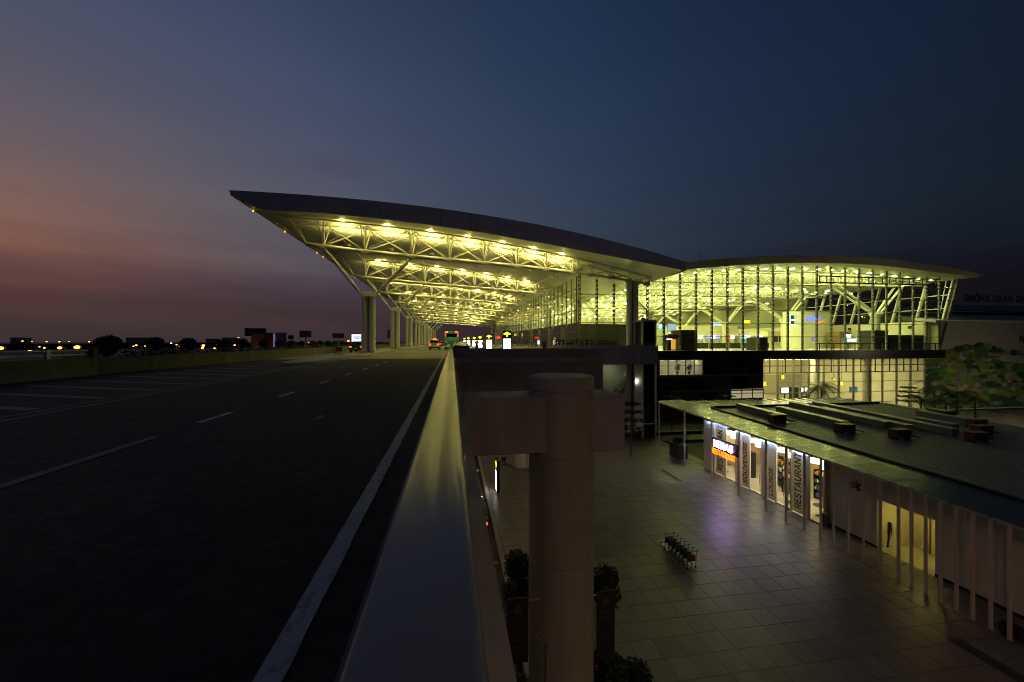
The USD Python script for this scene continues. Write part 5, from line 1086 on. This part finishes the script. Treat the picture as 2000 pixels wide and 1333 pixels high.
# ================================================================ vehicles (front towards +y in their own frame)
CARGL = M('car_glass', (.010, .012, .014), .12, var=.05, spec=.3)
def paintm(n, c): return M(n, c, .35, var=.03, coat=.15)
TAIL = E('tail_lamp_glow', (1.0, .06, .015), 4.0); HEAD = E('head_lamp_glow', (1.0, .95, .8), 10.0); TAILD = M('tail_lamp_dark', (.2, .01, .01), .2)
def car(label, loc, rz, col, kind='sedan', lit=True, roof_sign=None, group=None):
    t = thing({'sedan': 'parked_car', 'van': 'passenger_van', 'taxi': 'taxi_car'}[kind], label, {'sedan': 'car', 'van': 'van', 'taxi': 'taxi'}[kind], loc, rz, group)
    W, L = .88, 4.5
    if kind == 'van':
        low = [(-2.25, .30), (-2.28, .62), (-2.2, 1.02), (1.2, 1.02), (2.1, .92), (2.28, .62), (2.25, .3)]; cab = [(-2.18, 1.02), (-2.08, 1.62), (-1.95, 1.74), (.35, 1.74), (.6, 1.66), (1.35, 1.02)]
    else:
        low = [(-2.2, .32), (-2.25, .60), (-2.15, .95), (-1.5, .99), (1.0, .96), (1.95, .80), (2.22, .62), (2.2, .30)]; cab = [(-1.75, .98), (-1.15, 1.38), (-.85, 1.45), (.15, 1.45), (.35, 1.40), (1.1, .96)]
    def taper(poly, w0, w1, z0, z1, inset=0):
        n = len(poly); v = []
        for s in (-1, 1):
            for y, z in poly: k = np.clip((z - z0) / (z1 - z0), 0, 1); v.append((s * (w0 + (w1 - w0) * k), y, z))
        f = [[i, (i + 1) % n, n + (i + 1) % n] for i in range(n)] + [[i, n + (i + 1) % n, n + i] for i in range(n)]
        tri = trimesh.creation.triangulate_polygon(Polygon(poly), engine='earcut'); q = np.asarray(tri[1]); pv = np.asarray(tri[0])
        mp = [int(np.argmin([(a - p[0]) ** 2 + (b - p[1]) ** 2 for a, b in poly])) for p in pv]
        for a, b, c in q: f += [[mp[a], mp[b], mp[c]], [n + mp[a], n + mp[c], n + mp[b]]]
        m_ = trimesh.Trimesh(np.array(v), np.array(f), process=False); m_.fix_normals(); return np.array(m_.vertices), np.array(m_.faces)
    zc = cab[3][1]
    part(t, 'body', taper(low, W, W - .05, .6, 1.0), col, smooth=35)
    part(t, 'cabin', taper(cab, W - .06, W - .25, .98, zc), col, smooth=35)
    def wx(z): return (W - .06) + (-.19) * (z - .98) / (zc - .98)
    sw = [(-1.95, 1.08), (-1.9, 1.56), (-.75, 1.58), (-.75, 1.08)] if kind == 'van' else [(-1.25, 1.04), (-1.0, 1.33), (-.42, 1.36), (-.42, 1.04)]
    sw2 = [(-.65, 1.08), (-.65, 1.58), (.35, 1.56), (.95, 1.08)] if kind == 'van' else [(-.34, 1.04), (-.34, 1.36), (.15, 1.35), (.72, 1.03)]
    for s in (-1, 1):
        for q in (sw, sw2):
            v = np.array([(s * (wx(z) + .008), y, z) for y, z in q]); part(t, 'side_window', (v, np.array([[0, 1, 2], [0, 2, 3]]) if s < 0 else np.array([[0, 2, 1], [0, 3, 2]])), CARGL)
        part(t, 'mirror', bev(s * (W + .02) - .09, s * (W + .02) + .09, .72, .84, .98, 1.12, .02), col)
        for y in (-1.38, 1.42):
            R = np.array([[0, 0, 1], [1, 0, 0], [0, 1, 0]]); wp = part(t, 'wheel', tf(lathe([(.24, -.11), (.32, -.10), (.33, 0), (.32, .10), (.24, .11)], (0, 0, 0), 20), R, (s * (W - .10), y, .33)), RUBBER, smooth=40)
            part(wp, 'rim', tf(lathe([(.05, -.01), (.21, 0), (.22, .02)], (0, 0, 0), 14), R * np.array([[s], [1], [1]]), (s * (W + .01), y, .33)), STEELD)
        part(t, 'tail_lamp', bev(s * .66 - .14, s * .66 + .14, -2.27, -2.18, .66 if kind != 'van' else .72, .84 if kind != 'van' else 1.0, .02), TAIL if lit else TAILD)
        part(t, 'head_lamp', bev(s * .62 - .17, s * .62 + .17, 2.02, 2.2, .62, .76, .02), HEAD if lit else STEEL)
    a, b = (cab[0], cab[1]); rear = np.array([(sx_ * (wx(z) - .08), y - .012, z) for sx_, y, z in ((-1, a[0] + .03, a[1] + .06), (1, a[0] + .03, a[1] + .06), (1, b[0] - .02, b[1] - .04), (-1, b[0] - .02, b[1] - .04))]); part(t, 'rear_window', (rear, np.array([[0, 1, 2], [0, 2, 3]])), CARGL)
    a, b = (cab[-1], cab[-2]); fr = np.array([(sx_ * (wx(z) - .08), y + .012, z) for sx_, y, z in ((1, a[0] - .04, a[1] + .04), (-1, a[0] - .04, a[1] + .04), (-1, b[0] + .02, b[1] - .02), (1, b[0] + .02, b[1] - .02))]); part(t, 'windscreen', (fr, np.array([[0, 1, 2], [0, 2, 3]])), CARGL)
    part(t, 'number_plate', box(-.24, .24, -2.285, -2.275, .50, .61), WHITEW); part(t, 'bumper', bev(-.84, .84, -2.30, -2.2, .30, .46, .03), BLACK)
    if roof_sign: part(t, 'roof_sign', bev(-.3, .3, -.25, -.05, zc, zc + .18, .03), roof_sign)
    return t
car('pale taxi van with bright red tail lamps on the road under the canopy', (X_at(847.5, 68), 71, DECK + .005), 0, paintm('paint_silver', (.42, .40, .36)), 'van', True, ORANGE_E)
car('small red car with lit tail lamps between the taxi van and the coach', (X_at(865, 98), 100, DECK + .005), 0, paintm('paint_red', (.30, .02, .015)), 'sedan')
car('dark car with lit red lamps passing left of the nearest twin column', (X_at(692, 53), 56, DECK + .005), 0, paintm('paint_dark', (.02, .02, .025)), 'sedan')
car('dark parked car seen just over the rail of the widened deck', (X_at(899, 40), 42.2, DECK + .005), 3, paintm('paint_black', (.012, .013, .016)), 'sedan', False)
car('green taxi at the kerb of the lower street under the bridge', (1.42, 27.0, -.135), 0, paintm('paint_green', (.02, .16, .05)), 'taxi', True)
car('white taxi parked ahead of the green taxi on the lower street', (1.3, 33.4, -.135), 0, paintm('paint_white', (.7, .7, .68)), 'taxi', False)
bus = thing('coach', 'teal coach seen from behind under the canopy', 'bus', (X_at(882, 72), 72, DECK + .005))
TEAL = paintm('paint_teal', (.20, .58, .48))
def rbox(x0, x1, y0, y1, z0, z1, r):
    return man(m3.Manifold.batch_hull([m3.Manifold.sphere(r, 16).translate((x, y, z)) for x in (x0 + r, x1 - r) for y in (y0 + r, y1 - r) for z in (z0 + r, z1 - r)]))
part(bus, 'body', rbox(-1.25, 1.25, 0, 11.5, .35, 3.25, .22), TEAL, smooth=50)
part(bus, 'rear_window', bev(-.95, .95, -.03, .1, 2.2, 2.85, .04), CARGL)
for s in (-1, 1):
    part(bus, 'marker_lamp', bev(s * .85 - .24, s * .85 + .24, -.04, .1, 2.96, 3.16, .03), ORANGE_E); part(bus, 'tail_lamp', bev(s * 1.08 - .08, s * 1.08 + .08, -.04, .1, 2.3, 2.8, .03), RED_E)
    part(bus, 'lower_lamp', bev(s * 1.02 - .12, s * 1.02 + .12, -.04, .1, .8, 1.15, .03), TAILD)
    part(bus, 'side_glass', box(s * 1.262 - .006, s * 1.262 + .006, .6, 10.8, 1.7, 2.75), CARGL); part(bus, 'mirror_arm', tube((s * 1.2, 11.4, 2.8), (s * 1.55, 11.7, 2.5), .03, 6), BLACK); part(bus, 'mirror', bev(s * 1.5 - .08, s * 1.5 + .08, 11.6, 11.8, 2.1, 2.55, .03), BLACK)
    for y in (2.6, 8.8): part(bus, 'wheel', tf(lathe([(.3, -.14), (.48, -.13), (.48, .13), (.3, .14)], (0, 0, 0), 20), np.array([[0, 0, 1], [1, 0, 0], [0, 1, 0]]), (s * 1.08, y, .48)), RUBBER, smooth=40)
part(bus, 'engine_grille', cat([box(-.7, .7, -.03, -.005, 1.0 + q * .1, 1.05 + q * .1) for q in range(5)]), BLACK); part(bus, 'bumper', bev(-1.2, 1.2, -.08, .2, .38, .66, .05), TEAL); part(bus, 'number_plate', box(-.25, .25, -.1, -.085, .46, .6), WHITEW)

# ================================================================ lit totems at the drop-off
def totem(label, loc, sc=1.0, rz=0, group='lit totems along the drop-off kerb'):
    t = thing('totem_sign', label, 'sign', loc, rz, group)
    part(t, 'body', bev(-.55 * sc, .55 * sc, -.12, .12, 0, 2.75 * sc, .03), BLACK); part(t, 'light_panel', box(-.46 * sc, .46 * sc, -.14, -.122, .25 * sc, 1.75 * sc), E('totem_white_glow', (1, 1, .96), 4.0))
    if group: part(t, 'rear_panel', box(-.46 * sc, .46 * sc, .122, .14, .25 * sc, 1.75 * sc), looks['totem_white_glow'])
    y = -.142
    part(t, 'pictogram', cat([prism([(-.42 * sc, 2.40 * sc), (-.42 * sc, 2.28 * sc), (-.1 * sc, 2.22 * sc), (-.1 * sc, 2.02 * sc), (.1 * sc, 2.02 * sc), (.1 * sc, 2.22 * sc), (.42 * sc, 2.28 * sc), (.42 * sc, 2.40 * sc), (.15 * sc, 2.52 * sc), (0, 2.62 * sc), (-.15 * sc, 2.52 * sc)], y, y + .015, 'y')]), YELLOW_E)
    part(t, 'base', bev(-.6 * sc, .6 * sc, -.2, .2, 0, .08, .02), STEELD)
    return t
tl = ['nearest and largest white lit totem with a yellow pictogram at the drop-off kerb', 'second white lit totem with a yellow pictogram along the kerb', 'third small white lit totem further along the kerb', 'fourth small white lit totem far along the kerb', 'fifth tiny lit totem far along the kerb', 'farthest tiny lit totem on the kerb near the coach']
for k, (px, Y, sc) in enumerate(((990, 47.5, 1.0), (955, 63, .95), (937.5, 80, .95), (926.5, 96, .95), (915, 120, 1.0), (907, 145, 1.0))): totem(tl[k], (X_at(px, Y), Y, DECK + .004), sc)
totem('dark info totem with a white side panel standing on the plaza beside the street', (3.62, 31.5, .014), .95, -90, None)
for k, (px, Y) in enumerate(((1007.5, 120), (1022, 110), (1118, 90), (1085, 80))): t, *_ = panel('kerb_sign', ['tiny yellow lit sign far along the terminal front', 'pair of tiny yellow lit signs along the terminal front', 'small green yellow lit sign above the terrace hedge', 'small yellow panel hanging in front of the terminal glass'][k], 'sign', px - 3, px + 3, 652 if k != 3 else 648, 657 if k != 3 else 655, Y, YELLOW_E)
panel('kerb_sign', 'red lit sign near the terminal doors left of the nearest totem', 'sign', 970, 977, 658, 662, 110, RED_E); panel('kerb_sign', 'small red lit sign seen above the terrace hedge', 'sign', 1094, 1098, 661, 665, 85, RED_E)

# ================================================================ left background
# round clipped trees along the planting strip
def round_tree(label, loc, r, seed):
    t = thing('round_tree', label, 'tree', loc, 0, 'clipped round trees along the planting strip')
    part(t, 'trunk', tube((0, 0, -.9), (0, 0, r * .6), .09, 8, .06), BARK); part(t, 'crown', leaf_cloud([((0, 0, r * .9), r * .86), ((r * .3, 0, r * 1.1), r * .62), ((-r * .28, .1, r * .8), r * .66)], 2600, .085 * r + .03, seed, (1, 1, .95), .7), LEAF1)
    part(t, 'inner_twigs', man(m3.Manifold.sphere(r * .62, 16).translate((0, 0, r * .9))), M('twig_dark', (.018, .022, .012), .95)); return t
TX = -18.6
tdat = [(210, 652, 47), (303, 657, 33), (367, 658, 32), (438, 662, 27), (472, 660, 23), (515, 661, 21), (545, 664, 17), (569, 664, 18), (590, 665, 14), (610, 665, 14), (625, 665, 13), (640, 665, 13), (655, 665, 12), (668, 665, 11)]
onames = ['largest and leftmost', 'second', 'third', 'fourth', 'fifth', 'sixth', 'seventh', 'eighth', 'ninth', 'tenth', 'eleventh', 'twelfth', 'thirteenth', 'last']
for k, (px, py, w) in enumerate(tdat):
    Y = Y_at(px, TX); d = dep(TX, Y); r = w / 2 * d / F; zt_ = Z_at(py, TX, Y)
    round_tree(f'{onames[k]} clipped round tree along the planting strip' + (' from the left' if 0 < k < 13 else ''), (TX, Y, zt_ - 1.85 * r), r, 40 + k)
hl = thing('roadside_hedge', 'low dark hedge growing along the top of the planter wall', 'hedge', (-17, 40, DECK + .6))
part(hl, 'foliage', leaf_cloud([((left(y) - 1.0 - .5 * math.sin(y), y, DECK + .68 + .08 * math.sin(y * 1.7)), .40) for y in np.concatenate([np.arange(21, 60, .8), np.arange(60, 200, 2.4)])], 16000, .08, 77), LEAF1, world=True)
def far(px, py, D):                                   # point at distance D along the view, for far things on the flat land
    a = YAW + math.atan((px - 1000) / F); Y = D / (CO + math.tan(a) * SI); X = Y * math.tan(a); return X, Y, EYE - (py - 666.5) * D / F
lamps = [(12, 678, 150, 1), (39, 666, 330, 0), (67, 667, 340, 0), (70, 677, 220, 0), (67, 685, 180, 0), (86, 667, 320, 0), (94, 679, 210, 0), (111, 667, 330, 0), (127, 678, 150, 1), (130, 667, 300, 0), (160, 676, 160, 1), (169, 667, 310, 0), (187, 678, 230, 0), (260, 674, 250, 0), (267, 676, 240, 0), (276, 675, 150, 1), (340, 670, 260, 0), (345, 674, 170, 1), (351, 673, 250, 0), (388, 679, 200, 0), (405, 674, 190, 1), (418, 673, 280, 0), (426, 680, 210, 0), (451, 674, 200, 0), (577, 674, 190, 0), (598, 669, 230, 0), (647, 672, 220, 0), (675, 665, 260, 0), (738, 667, 300, 0), (462, 659, 400, 0)]
BIGX = sorted(l[0] for l in lamps if l[3]); FARX = sorted((l[0], l[1]) for l in lamps if not l[3])
def street_lamp(loc, h, s, big, n):
    lab = f'{ORD[n]} of the bright orange street lamps left of the road, from the left' if big else f'{ORD[n]} of the small far orange street lamps on the horizon, from the left'
    t = thing('street_lamp', lab, 'street lamp', (loc[0], loc[1], -.3), 0, 'nearer orange street lamps' if big else 'far orange street lamps')
    part(t, 'post', tube((0, 0, 0), (0, 0, h + .3), .11, 8, .06), STEELD); part(t, 'arm', tube((0, 0, h + .2), (s * 1.6, 0, h + .45), .05, 6), STEELD)
    part(t, 'head', bev(s * 1.3, s * 1.3 + .9, -.18, .18, h + .42, h + .58, .04), STEELD); R_ = (.80 if big else .54); lm = SODIUM if n % 3 else E('sodium_orange_glow', (1.0, .30, .03), 6.0)
    if n % 7 == 5 and not big: lm = E('pale_lamp_glow', (1.0, .8, .5), 3.0)
    R_ *= (1.0, .8, 1.15, .7)[n % 4]; part(t, 'lens', man(m3.Manifold.sphere(R_, 12).scale((1, 1, .75)).translate((s * 1.75, 0, h + .42 - R_ * .7))), lm)
for k, (px, py, D, big) in enumerate(lamps):
    X, Y, Z = far(px, py, D); street_lamp((X, Y), max(4.0, Z - .35 + .3), 1 if k % 2 else -1, big, BIGX.index(px) if big else FARX.index((px, py)))
# billboards
def billboard(label, px0, px1, py0, py1, D, mat, legs=1, extra=None):
    X0, Yc, z1 = far(px0, py0, D); X1, _, z0 = far(px1, py1, D); xm = (X0 + X1) / 2
    t = thing('billboard', label, 'billboard', (xm, Yc, -.3))
    part(t, 'panel', box(X0, X1, Yc - .2, Yc + .2, z0, z1), mat, world=True); part(t, 'frame', cat([box(X0 - .2, X1 + .2, Yc - .15, Yc + .3, z1, z1 + .25), box(X0 - .2, X1 + .2, Yc - .15, Yc + .3, z0 - .25, z0)]), BLACK, world=True)
    for x in ((xm,) if legs == 1 else (X0 + .5, X1 - .5)): part(t, 'post', tube((x, Yc + .4, -.3), (x, Yc + .4, z0), .35, 8), STEELD, world=True)
    return t, X0, X1, Yc, z0, z1
billboard('dark blue billboard standing highest above the round trees', 478, 517, 642, 656, 260, M('board_blue', (.05, .06, .12), .5))
t, X0, X1, Yc, z0, z1 = billboard('tall brownish lit billboard behind the round trees', 491, 513, 652, 681, 220, M('board_brown', (.35, .18, .08), .6), 2); part(t, 'glow_strip', box(X0 + .4, X1 - .4, Yc - .5, Yc - .25, z0 - .1, z0 + .05), E('board_orange_glow', (1.0, .4, .08), 2.0), world=True)
billboard('dark red billboard beside the brownish one', 513, 533, 651, 681, 222, M('board_red', (.30, .03, .02), .6), 2)
billboard('narrow pale violet lit edge panel beside the red billboard', 533.5, 537, 652, 681, 221, E('violet_edge_glow', (.45, .42, .8), .22), 1)
billboard('dim grey hoarding right of the pale violet panel', 538, 558, 651, 680, 224, M('board_grey', (.16, .13, .13), .6), 2)
billboard('grey billboard on a single post right of the hoarding', 585, 607, 647, 658.5, 300, M('board_grey_a', (.20, .18, .16), .6))
billboard('small dim reddish board between two billboards', 563, 573, 656, 662, 320, M('board_dim_red', (.06, .02, .02), .6))
billboard('farther grey billboard on a single post near the columns', 649, 671, 652, 660.5, 330, M('board_grey_b', (.22, .19, .16), .6))
t, X0, X1, Yc, z0, z1 = billboard('bright white lit billboard with blue letters left of the nearest column', 687, 709, 653, 668, 180, E('board_white_glow', (.85, .92, 1.0), 1.1), 1)
part(t, 'lettering', text('BIDV', 1.1, (X0 + 1.2, Yc - .22, (z0 + z1) / 2 - .5), (1, 0, 0), (0, 0, 1), .03), M('letter_blue_dim', (.05, .1, .4), .5), world=True)
billboard('small dark hanging board between the second and third columns', 757, 762, 646, 659, 150, M('board_dark', (.03, .03, .025), .6)); 
# far low buildings and tree belt on the horizon
for k, (px0, px1, py, lab) in enumerate(((20, 31, 660.5, 'small dark block near the left edge on the horizon'), (246, 274, 660.5, 'wide dark block between the first two round trees'), (402, 415, 663, 'low block right of the third round tree'), (434, 451, 660.5, 'dark block left of the fourth round tree'))):
    X0, Yc, z1 = far(px0, py, 700 + 25 * k); X1, _, _ = far(px1, py, 700 + 25 * k)
    t = thing('far_building', lab, 'building', (X0, Yc, -.3))
    part(t, 'wall', box(X0, X1, Yc, Yc + 25, -.3, z1), M('far_wall', (.30, .26, .27), .9), world=True); part(t, 'roof', bev(X0 - .8, X1 + .8, Yc - .8, Yc + 26, z1, z1 + .9, .2), looks['far_wall'], world=True)
vs, fs = [], []
br = np.random.default_rng(3); ang_ = np.linspace(-1.15, .25, 160)
P_ = [(900 * math.sin(a), 900 * math.cos(a), 6.5 + 4.0 * meshkit.fbm(np.array([[a * 14, 0, 0]]), 4, 2)[0]) for a in ang_]
gv = [(x, y, -.4) for x, y, z in P_] + [(x, y, z) for x, y, z in P_] + [(x * 1.08, y * 1.08, z * .9) for x, y, z in P_] + [(x * 1.08, y * 1.08, -.4) for x, y, z in P_]
n_ = len(P_); gf = [[r * n_ + i, r * n_ + i + 1, (r + 1) * n_ + i + 1] for r in range(3) for i in range(n_ - 1)] + [[r * n_ + i, (r + 1) * n_ + i + 1, (r + 1) * n_ + i] for r in range(3) for i in range(n_ - 1)]
solo('far_tree_belt', (np.array(gv, float), np.array(gf)), M('far_foliage', (.035, .04, .03), .95, var=.4, scale=.1), 'dark belt of trees and roofs along the far horizon', 'tree belt', kind='stuff')

# ================================================================ shrubs and palms
def shrub(label, px, py, Y, r, seed, mat=LEAF1, n=2200, leaf=.07, z=0.0, grp=None, nm='shrub'):
    X = X_at(px, Y); t = thing(nm, label, 'shrub', (X, Y, z), 0, grp); sr = random.Random(seed)
    zc = Z_at(py, X, Y) - z; cs = [((sr.uniform(-.4, .4) * r, sr.uniform(-.4, .4) * r, max(.2, zc - r * .3 + sr.uniform(-.5, .35) * r)), r * sr.uniform(.45, .75)) for _ in range(7)]
    part(t, 'foliage', leaf_cloud(cs, n, leaf, seed), mat)
    part(t, 'stem', cat([tube((0, 0, 0), (c[0][0] * .7, c[0][1] * .7, c[0][2]), .03, 5, .015) for c in cs[:5]]), BARK); return t
shrub('leafy green shrub lit yellow left of the pier above the black sign', 1012, 1092, 13.5, .62, 3, LEAF2, 3000, .06)
shrub('reddish green shrub right below the lit one left of the pier', 1016, 1150, 12.9, .62, 4, LEAF3, 2200, .06)
shrub('green shrub below the left black sign of the pier', 1018, 1330, 12.0, .7, 8, LEAF2, 2600, .06)
shrub('dark spiky shrub at the right side of the pier above the right sign', 1180, 1128, 12.9, .6, 5, LEAF1, 1600, .09)
shrub('large dark shrub at the bottom edge right of the pier', 1235, 1325, 12.6, .95, 6, LEAF1, 4200, .09)
shrub('dark shrub in the bottom corner beside the pier base', 1190, 1290, 12.4, .8, 9, LEAF1, 3000, .09)
shrub('low reddish plant at the bottom right corner of the plaza', 1972, 1300, 13.0, .5, 10, LEAF3, 900, .06)
pb = thing('planting_bed', 'raised kerbed planting bed around the foot of the pier', 'planter', (PX, PY + .8, 0))
x0b, x1b, y0b, y1b = 2.98, 5.2, 9.2, 14.6
part(pb, 'kerb', cat([bev(x0b, x1b, y0b, y0b + .15, .0, .32, .02), bev(x0b, x1b, y1b - .15, y1b, .0, .32, .02), bev(x0b, x0b + .15, y0b + .15, y1b - .15, .0, .32, .02), bev(x1b - .15, x1b, y0b + .15, y1b - .15, .0, .32, .02)]), CONC2, world=True); part(pb, 'soil', box(x0b + .15, x1b - .15, y0b + .15, y1b - .15, .03, .26), looks['planter_soil'], world=True)
def palm(label, X, Y, z, h, n, L0, seed, mat=LEAF1, nm='palm_tree'):
    t = thing(nm, label, 'palm', (X, Y, z)); sr = random.Random(seed)
    part(t, 'trunk', tube((0, 0, 0), (sr.uniform(-.2, .2), 0, h), .16, 10, .11), BARK)
    for k in range(n):
        a = k / n * 2 * math.pi + sr.uniform(-.2, .2); up = sr.uniform(.1, 1.1); pts = []; L = L0 * sr.uniform(.75, 1.3)
        for s in np.linspace(0, 1, 8): pts.append(np.array([math.cos(a) * L * s, math.sin(a) * L * s, h + L * (up * s - 1.0 * s * s)]))
        ms = [tube(p, q, .02, 4, .015) for p, q in zip(pts[:-1], pts[1:])]; side = np.array([-math.sin(a), math.cos(a), 0])
        v, f = [], []
        for s in np.linspace(.12, 1, 22):
            i = min(6, int(s * 7)); p = pts[i] + (pts[i + 1] - pts[i]) * (s * 7 - i); d = (pts[i + 1] - pts[i]); d /= np.linalg.norm(d); ll = L * .32 * math.sin(math.pi * min(.95, s * .85 + .12))
            for sd in (-1, 1):
                e = p + side * sd * ll + d * ll * .5 - np.array([0, 0, ll * .35]); w = d * .035; b0 = len(v); v += [p - w, p + w, e]; f.append([b0, b0 + 1, b0 + 2])
        part(t, 'frond', cat(ms + [(np.array(v), np.array(f))]), mat)
    return t
for px, Y, h, L, s, lab in ((1826, 51, 4.8, 2.3, 1, 'tall dark palm in front of the mural nearest the glass hall'), (1868, 50, 3.8, 2.2, 2, 'second dark palm in front of the mural'), (1800, 49.5, 3.4, 1.9, 3, 'lower dark palm left of the mural beside the arrivals glass'), (1905, 48.5, 3.2, 2.0, 4, 'third dark palm in front of the mural'), (1604, 50, 5.3, 2.4, 5, 'palm with drooping fronds in front of the first arrivals column'), (1846, 47.5, 3.2, 2.0, 6, 'short dark palm behind the pavilion roof')): palm(lab, X_at(px, Y), Y, 0, h, 20, L * 1.15, s)
def tier_tree(label, X, Y, z, h, seed, tiers=4, R=1.5, mat=LEAF1):
    t = thing('layered_tree', label, 'tree', (X, Y, z)); sr = random.Random(seed); part(t, 'trunk', tube((0, 0, 0), (0, 0, h), .09, 8, .03), BARK)
    cl, br_ = [], []
    for k in range(tiers):
        zz_ = h * (.45 + .52 * k / tiers); r = R * (1 - .55 * k / tiers)
        for q in range(7): a = q / 7 * 6.283 + k; e = (math.cos(a) * r, math.sin(a) * r, zz_ + .1); br_.append(tube((0, 0, zz_), e, .025, 4, .01)); cl += [((e[0] * f, e[1] * f, zz_ + .12), .34) for f in (.5, .95)]
    part(t, 'branch', cat(br_), BARK); part(t, 'crown', leaf_cloud(cl, 2600, .09, seed, (1, 1, .35), .2), mat)
for px, py, Y, s, lab in ((1232, 772, 39, 1, 'layered young tree right of the pier cross beam'), (1312, 764, 48, 2, 'dim layered tree before the dark cladding behind the pavilion'), (1420, 764, 50, 3, 'layered tree before the lit side window behind the pavilion'), (1775, 748, 52.5, 4, 'flat topped young tree before the right end of the arrivals glass')):
    X = X_at(px, Y); tier_tree(lab, X, Y, 0, Z_at(py, X, Y), s)

# ================================================================ street lamps of the plaza and the bridge, outside the frame: their sodium light reaches the pier and the poles; the mural lamp is added
def plaza_lamp(label, x, y, z, h, arm, mat, r=.2):
    t = thing('tall_street_lamp', label, 'street lamp', (x, y, z))
    part(t, 'post', tube((0, 0, 0), (0, 0, h), .12, 10, .07), STEELD); part(t, 'arm', tube((0, 0, h - .1), (arm[0], arm[1], h + .2), .05, 8), STEELD)
    part(t, 'head', bev(arm[0] - .4, arm[0] + .4, arm[1] - .2, arm[1] + .2, h + .2, h + .36, .04), STEELD); part(t, 'lens', box(arm[0] - .33, arm[0] + .33, arm[1] - .15, arm[1] + .15, h + .17, h + .195), mat)
SOD2 = E('sodium_near_glow', (1.0, .72, .46), 600.0)
plaza_lamp('sodium street lamp at the near end of the plaza', 15.0, -7.0, 0, 8.5, (.9, .5), E('sodium_plaza_glow', (1.0, .42, .08), 900.0))
plaza_lamp('added unseen lamp right of the frame that lights the mural', 86.0, 38.0, 0, 9.5, (-.9, .5), E('mural_fill_glow', (1.0, .86, .55), 1900.0))  # added lamp out of view, only there to brighten the mural
plaza_lamp('sodium street lamp on the plaza beside the bridge', 5.5, -6.0, 0, 13.5, (.4, .6), SOD2)
